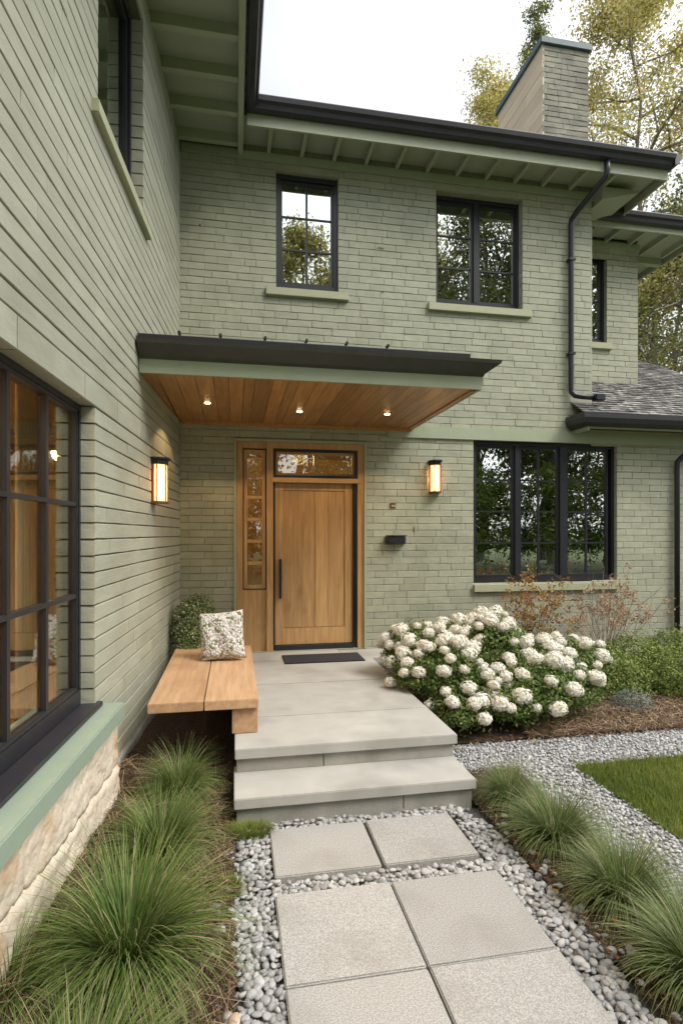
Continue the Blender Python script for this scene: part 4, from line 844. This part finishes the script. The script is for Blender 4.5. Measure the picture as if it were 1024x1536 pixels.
bA = [(0, 0, .36, .38, .40, .38), (-.14, .48, .46, .34, .38, .40), (.27, -.25, .20, .34, .30, .28), (-.05, -.42, .14, .28, .24, .22), (-.30, .0, .38, .22, .26, .24)]
shrub('hydrangea_bush', (2.02, 5.25, .03), bA, 15000, .038, m_hyd, 'white hydrangea bush nearest the porch landing', 'hydrangea', 61, gh, heads=heads_on(bA, 58, 3, zlo=.34, sep=.105))
bB = [(0, 0, .42, .40, .44, .44), (.40, -.18, .28, .38, .38, .34), (-.36, .10, .40, .32, .40, .38), (.1, .3, .50, .3, .3, .36)]
shrub('hydrangea_bush', (2.75, 5.75, .06), bB, 15000, .038, m_hyd, 'white hydrangea bush behind, below the left part of the wide window', 'hydrangea', 62, gh, heads=heads_on(bB, 62, 4, zlo=.34, sep=.10))
bC = [(0, 0, .26, .42, .36, .34), (.38, .15, .24, .36, .34, .32), (-.30, -.05, .20, .34, .30, .26)]
shrub('hydrangea_bush', (2.82, 4.98, .0), bC, 13000, .036, m_hyd, 'low front hydrangea bush beside the gravel path', 'hydrangea', 63, gh, heads=heads_on(bC, 24, 5, zlo=.2, sep=.15))
bD = [(0, 0, .30, .38, .36, .34), (.3, .2, .28, .32, .3, .3)]
shrub('hydrangea_bush', (3.52, 5.55, .04), bD, 9000, .036, m_hyd, 'rightmost hydrangea bush next to the low green mounds', 'hydrangea', 64, gh, heads=heads_on(bD, 22, 6, zlo=.3, sep=.12))
# low mounds
gm = 'low green mounds right of the hydrangeas'
mound = [(4.15, 5.75, .52, .30, 'low green mound beside the rightmost hydrangea'), (4.85, 6.15, .60, .34, 'widest low green mound below the right end of the wide window'), (5.55, 6.35, .50, .34, 'dark green mound at the foot of the right downspout'), (4.95, 5.50, .46, .24, 'low green mound in front, cut by the right picture edge')]
for i, (x_, y_, rr_, hh, lb) in enumerate(mound):
    shrub('low_shrub', (x_, y_, .04), [(0, 0, .06, rr_ * .85, rr_ * .75, hh * 1.5), (rr_ * .5, -.1, -.02, rr_ * .6, rr_ * .5, hh * 1.15), (-rr_ * .45, .05, 0, rr_ * .55, rr_ * .5, hh * 1.05)], 11000, .034, m_box, lb, 'shrub', 80 + i, gm, asp=.45, vshift=.12)
shrub('lavender_plant', (4.05, 5.20, .0), [(0, 0, .02, .22, .18, .20)], 1800, .040, RAMP('silvery leaves', [(0, (.10, .13, .10)), (1, (.32, .35, .30))], transl=.2), 'small silvery plant in front of the low green mounds', 'plant', 90, asp=.15)
# shrub behind bench
shrub('flowering_shrub', (-.46, 6.50, .12), [(0, 0, .62, .24, .26, .38), (.02, -.12, .42, .22, .24, .32), (.07, .05, .82, .16, .16, .20), (0, 0, .15, .16, .18, .25)], 11000, .027, m_pot, 'small leaved bush with tiny white flowers in the corner behind the bench', 'bush', 91, asp=.55)

# dried hydrangea stems and rusty shrub
def twiggy(name, loc, n, h, lean, label, cat, seed, leafmat, cl, lsz, per, mid=False, r0=.005):
    r_ = np.random.default_rng(seed); root = empty(name, loc); tag(root, label, cat); m = MB(); LP = []
    for i in range(n):
        a = r_.uniform(0, 6.283); l = h * r_.uniform(.6, 1.05); le = lean * r_.uniform(.2, 1); p = Vector(loc) + Vector((r_.normal(0, .05), r_.normal(0, .04), 0)); pts = [tuple(p)]; d = Vector((math.cos(a) * le, math.sin(a) * le * .7, 1)).normalized()
        for k in range(5):
            d = (d + Vector((r_.normal(0, .10), r_.normal(0, .10), r_.normal(0, .05)))).normalized(); p = p + d * l / 5; pts.append(tuple(p))
            if k > 1 and r_.uniform() < .6:
                d2 = (d + Vector((r_.normal(0, .5), r_.normal(0, .5), r_.normal(0, .2)))).normalized(); e = p + d2 * l * .22; m.tube([tuple(p), tuple((p + e) / 2 + Vector((0, 0, .01))), tuple(e)], [.0028, .002, .0014], 4, cap=False)
                if r_.uniform() < cl * .7: LP.append(e)
            if mid and k > 0: LP.append(p + Vector((r_.normal(0, .04), r_.normal(0, .04), 0)))
        m.tube(pts, [r0, r0 * .8, r0 * .65, r0 * .5, r0 * .4, r0 * .3], 5, cap=False)
        if r_.uniform() < cl: LP.append(p)
    m.build('stems', m_twig, root, smooth='raw')
    C = np.array([list(q) for q in LP]); k = per; P = np.repeat(C, k, 0) + r_.normal(0, lsz[1], (len(C) * k, 3)); D = r_.normal(0, 1, P.shape)
    V, F, v = leaves(P, D, np.full(len(P), lsz[0]), .7, seed=seed); v = np.clip(np.repeat(r_.uniform(0, 1, len(C)), k) * .7 + v * .3, 0, 1)
    build_np('dry_leaves', V, F, v, leafmat, root)
twiggy('dried_hydrangea', (4.72, 6.55, .10), 46, 1.12, 1.0, 'bare brown stems with faded pink flower heads below the wide window', 'dried hydrangea', 5, m_dried, .62, (.030, .028), 26)
twiggy('rusty_shrub', (3.72, 6.55, .10), 26, 1.15, .55, 'thin shrub with orange and rust leaves left of the bare stems', 'shrub', 6, m_rust, .9, (.034, .030), 12, mid=True)

# fallen leaves
for i, (x_, y_, z_, lb) in enumerate([(1.74, 2.34, .01, 'orange fallen leaf on the mulch between two sedges'), (1.70, 4.52, .0, 'tan fallen leaf at the corner of the porch landing')]):
    m = MB(); pts = [(0, -.028, 0), (.018, -.008, .006), (.014, .016, .01), (0, .030, .004), (-.014, .016, .010), (-.018, -.008, .006), (0, 0, 0)]
    m.add(pts, [(0, 1, 6), (1, 2, 6), (2, 3, 6), (3, 4, 6), (4, 5, 6), (5, 0, 6)], .4); o = m.build('fallen_leaf', m_rust, smooth='raw'); md = o.modifiers.new('t', 'SOLIDIFY'); md.thickness = .001
    o.location = (x_, y_, z_ + .01); o.rotation_euler = (.2, .1, i * 2.0); tag(o, lb, 'leaf')

# ================================================================= TREES
def tree(name, loc, H, crown_r, seed, leafmat, nleaf, lsize, label, group=None, first=.3, depth=3, spread=.9, shape='oval', nlimb=16, sig=.32, trunk_r=None, barkm=None, vmean=.5, cat='tree'):
    r_ = np.random.default_rng(seed); root = empty(name, loc); tag(root, label, cat, group); L0 = Vector(loc); m = MB(); tips = []
    tr = trunk_r or H * .013; pts = []; p = Vector((0, 0, -.1))
    for k in range(11): pts.append(p.copy()); p = p + Vector((r_.normal(0, .012 * H), r_.normal(0, .012 * H), H / 10 * .97))
    m.tube([tuple(q + L0) for q in pts], [tr * (1 - .9 * k / 10) for k in range(11)], 8, cap=False)
    def branch(p, d, l, r, dep):
        n = 5; q = p.copy(); ps = [tuple(q + L0)]
        for k in range(n):
            d = (d + Vector((r_.normal(0, .16), r_.normal(0, .16), r_.normal(.03, .10)))).normalized(); q = q + d * l / n; ps.append(tuple(q + L0))
            if dep > 0 and k >= 1:
                for _ in range(2 if dep > 1 else 2):
                    d2 = (d * .6 + Vector((r_.normal(0, .6), r_.normal(0, .6), r_.normal(.05, .4)))).normalized(); branch(q, d2, l * r_.uniform(.35, .55), r * .5, dep - 1)
            if dep == 0: tips.append(q.copy())
        m.tube(ps, [r * (1 - .75 * k / n) for k in range(n + 1)], 5 if dep else 3, cap=False)
        tips.append(q)
    for i in range(nlimb):
        t = first + (1 - first) * (i + .5) / nlimb; k = min(9, int(t * 10)); f = t * 10 - k; p = pts[k].lerp(pts[k + 1], f); a = i * 2.4 + r_.uniform(-.4, .4)
        if shape == 'cone': prof = max(.10, (1 - t) / (1 - first)) ** .8
        else: prof = math.sin(math.pi * min(1, max(.12, ((t - first) / (1 - first)) * .80 + .18)))
        l = crown_r * prof * r_.uniform(.75, 1.15); d = Vector((math.cos(a), math.sin(a), .55 if shape != 'cone' else .15)).normalized(); branch(p, d, l, tr * .4 * prof + .01, depth - 1)
    tips.append(pts[-1]); m.build('trunk', barkm or m_bark, root, smooth='raw')
    C = np.array([list(q) for q in tips]); idx = r_.integers(0, len(C), nleaf); cv = r_.normal(0, .16, len(C)); P = C[idx] + r_.normal(0, sig, (nleaf, 3)) * np.array([1, 1, .75]) + np.array(loc)
    V, F, v = leaves(P, r_.normal(0, 1, P.shape), np.full(nleaf, lsize), .6, vv=np.clip(vmean + cv[idx] + r_.normal(0, .18, nleaf), 0, 1), seed=seed); build_np('crown', V, F, v, leafmat, root)
    return root
tree('birch_tree', (13.4, 16.5, -.1), 21, 4.6, 101, m_gold, 80000, .105, 'tall loose golden leaved tree rising right of the chimney', first=.22, depth=3, nlimb=26, sig=.32, trunk_r=.16, vmean=.62)
tree('birch_tree', (11.0, 22.0, -.1), 22.5, 4.2, 102, m_gold, 44000, .115, 'slender golden tree showing left of the chimney', shape='cone', first=.3, nlimb=60, sig=.30, trunk_r=.15, vmean=.6)
tree('conifer_tree', (15.6, 26.5, -.1), 29, 2.4, 103, m_leafg, 22000, .11, 'tall narrow tree whose tips show above the chimney cap', shape='cone', first=.3, nlimb=40, sig=.22, trunk_r=.2)
tree('garden_tree', (11.4, 13.4, -.1), 10.5, 3.6, 104, m_leafg, 40000, .095, 'green leafy tree right of the set back wing above the shingle roof', first=.3, depth=3, nlimb=16, sig=.26, trunk_r=.13)
# trees across the garden, which the windows mirror
gt = 'trees across the garden mirrored in the windows'
ml = 'green and gold leafy tree across the garden mirrored in the house windows'
specs = [(4.2, -24, 24, 5.0, m_gold), (8.5, -26, 23, 5.2, m_gold), (16.5, -22, 26, 6.5, m_leafg), (22, -23, 27, 6.5, m_leafg), (28, -20, 24, 6, m_leafg), (-5, -26, 17, 5, m_leafg), (14, -30, 28, 6, m_gold), (19, -17, 21, 5.6, m_leafg), (25, -11, 15, 4.6, m_leafg)]
for i, (x_, y_, h_, r__, mt) in enumerate(specs):
    tree('garden_tree', (x_, y_, -.1), h_, r__, 200 + i, mt, 22000, .24, ml, gt, first=.15, depth=3, nlimb=18, sig=.60, vmean=.42)
hb = []
rh = np.random.default_rng(77)
for i in range(11):
    x_, y_ = -4 + i * 2.9, -13 + (1.2 if i % 2 else 0) + (i > 7) * (i - 7) * 2.0
    shrub('hedge_shrub', (x_, y_, -.08), [(0, 0, 1.4, 1.9, 1.3, 2.4), (.6, .2, 3.2, 1.4, 1.1, 1.6), (-.7, 0, 4.0, 1.0, .9, 1.5)], 9000, .17, m_hedge, 'tall leafy hedge shrub across the garden mirrored in the ground window', 'shrub', 300 + i, 'hedge shrubs across the garden', twigs=6)
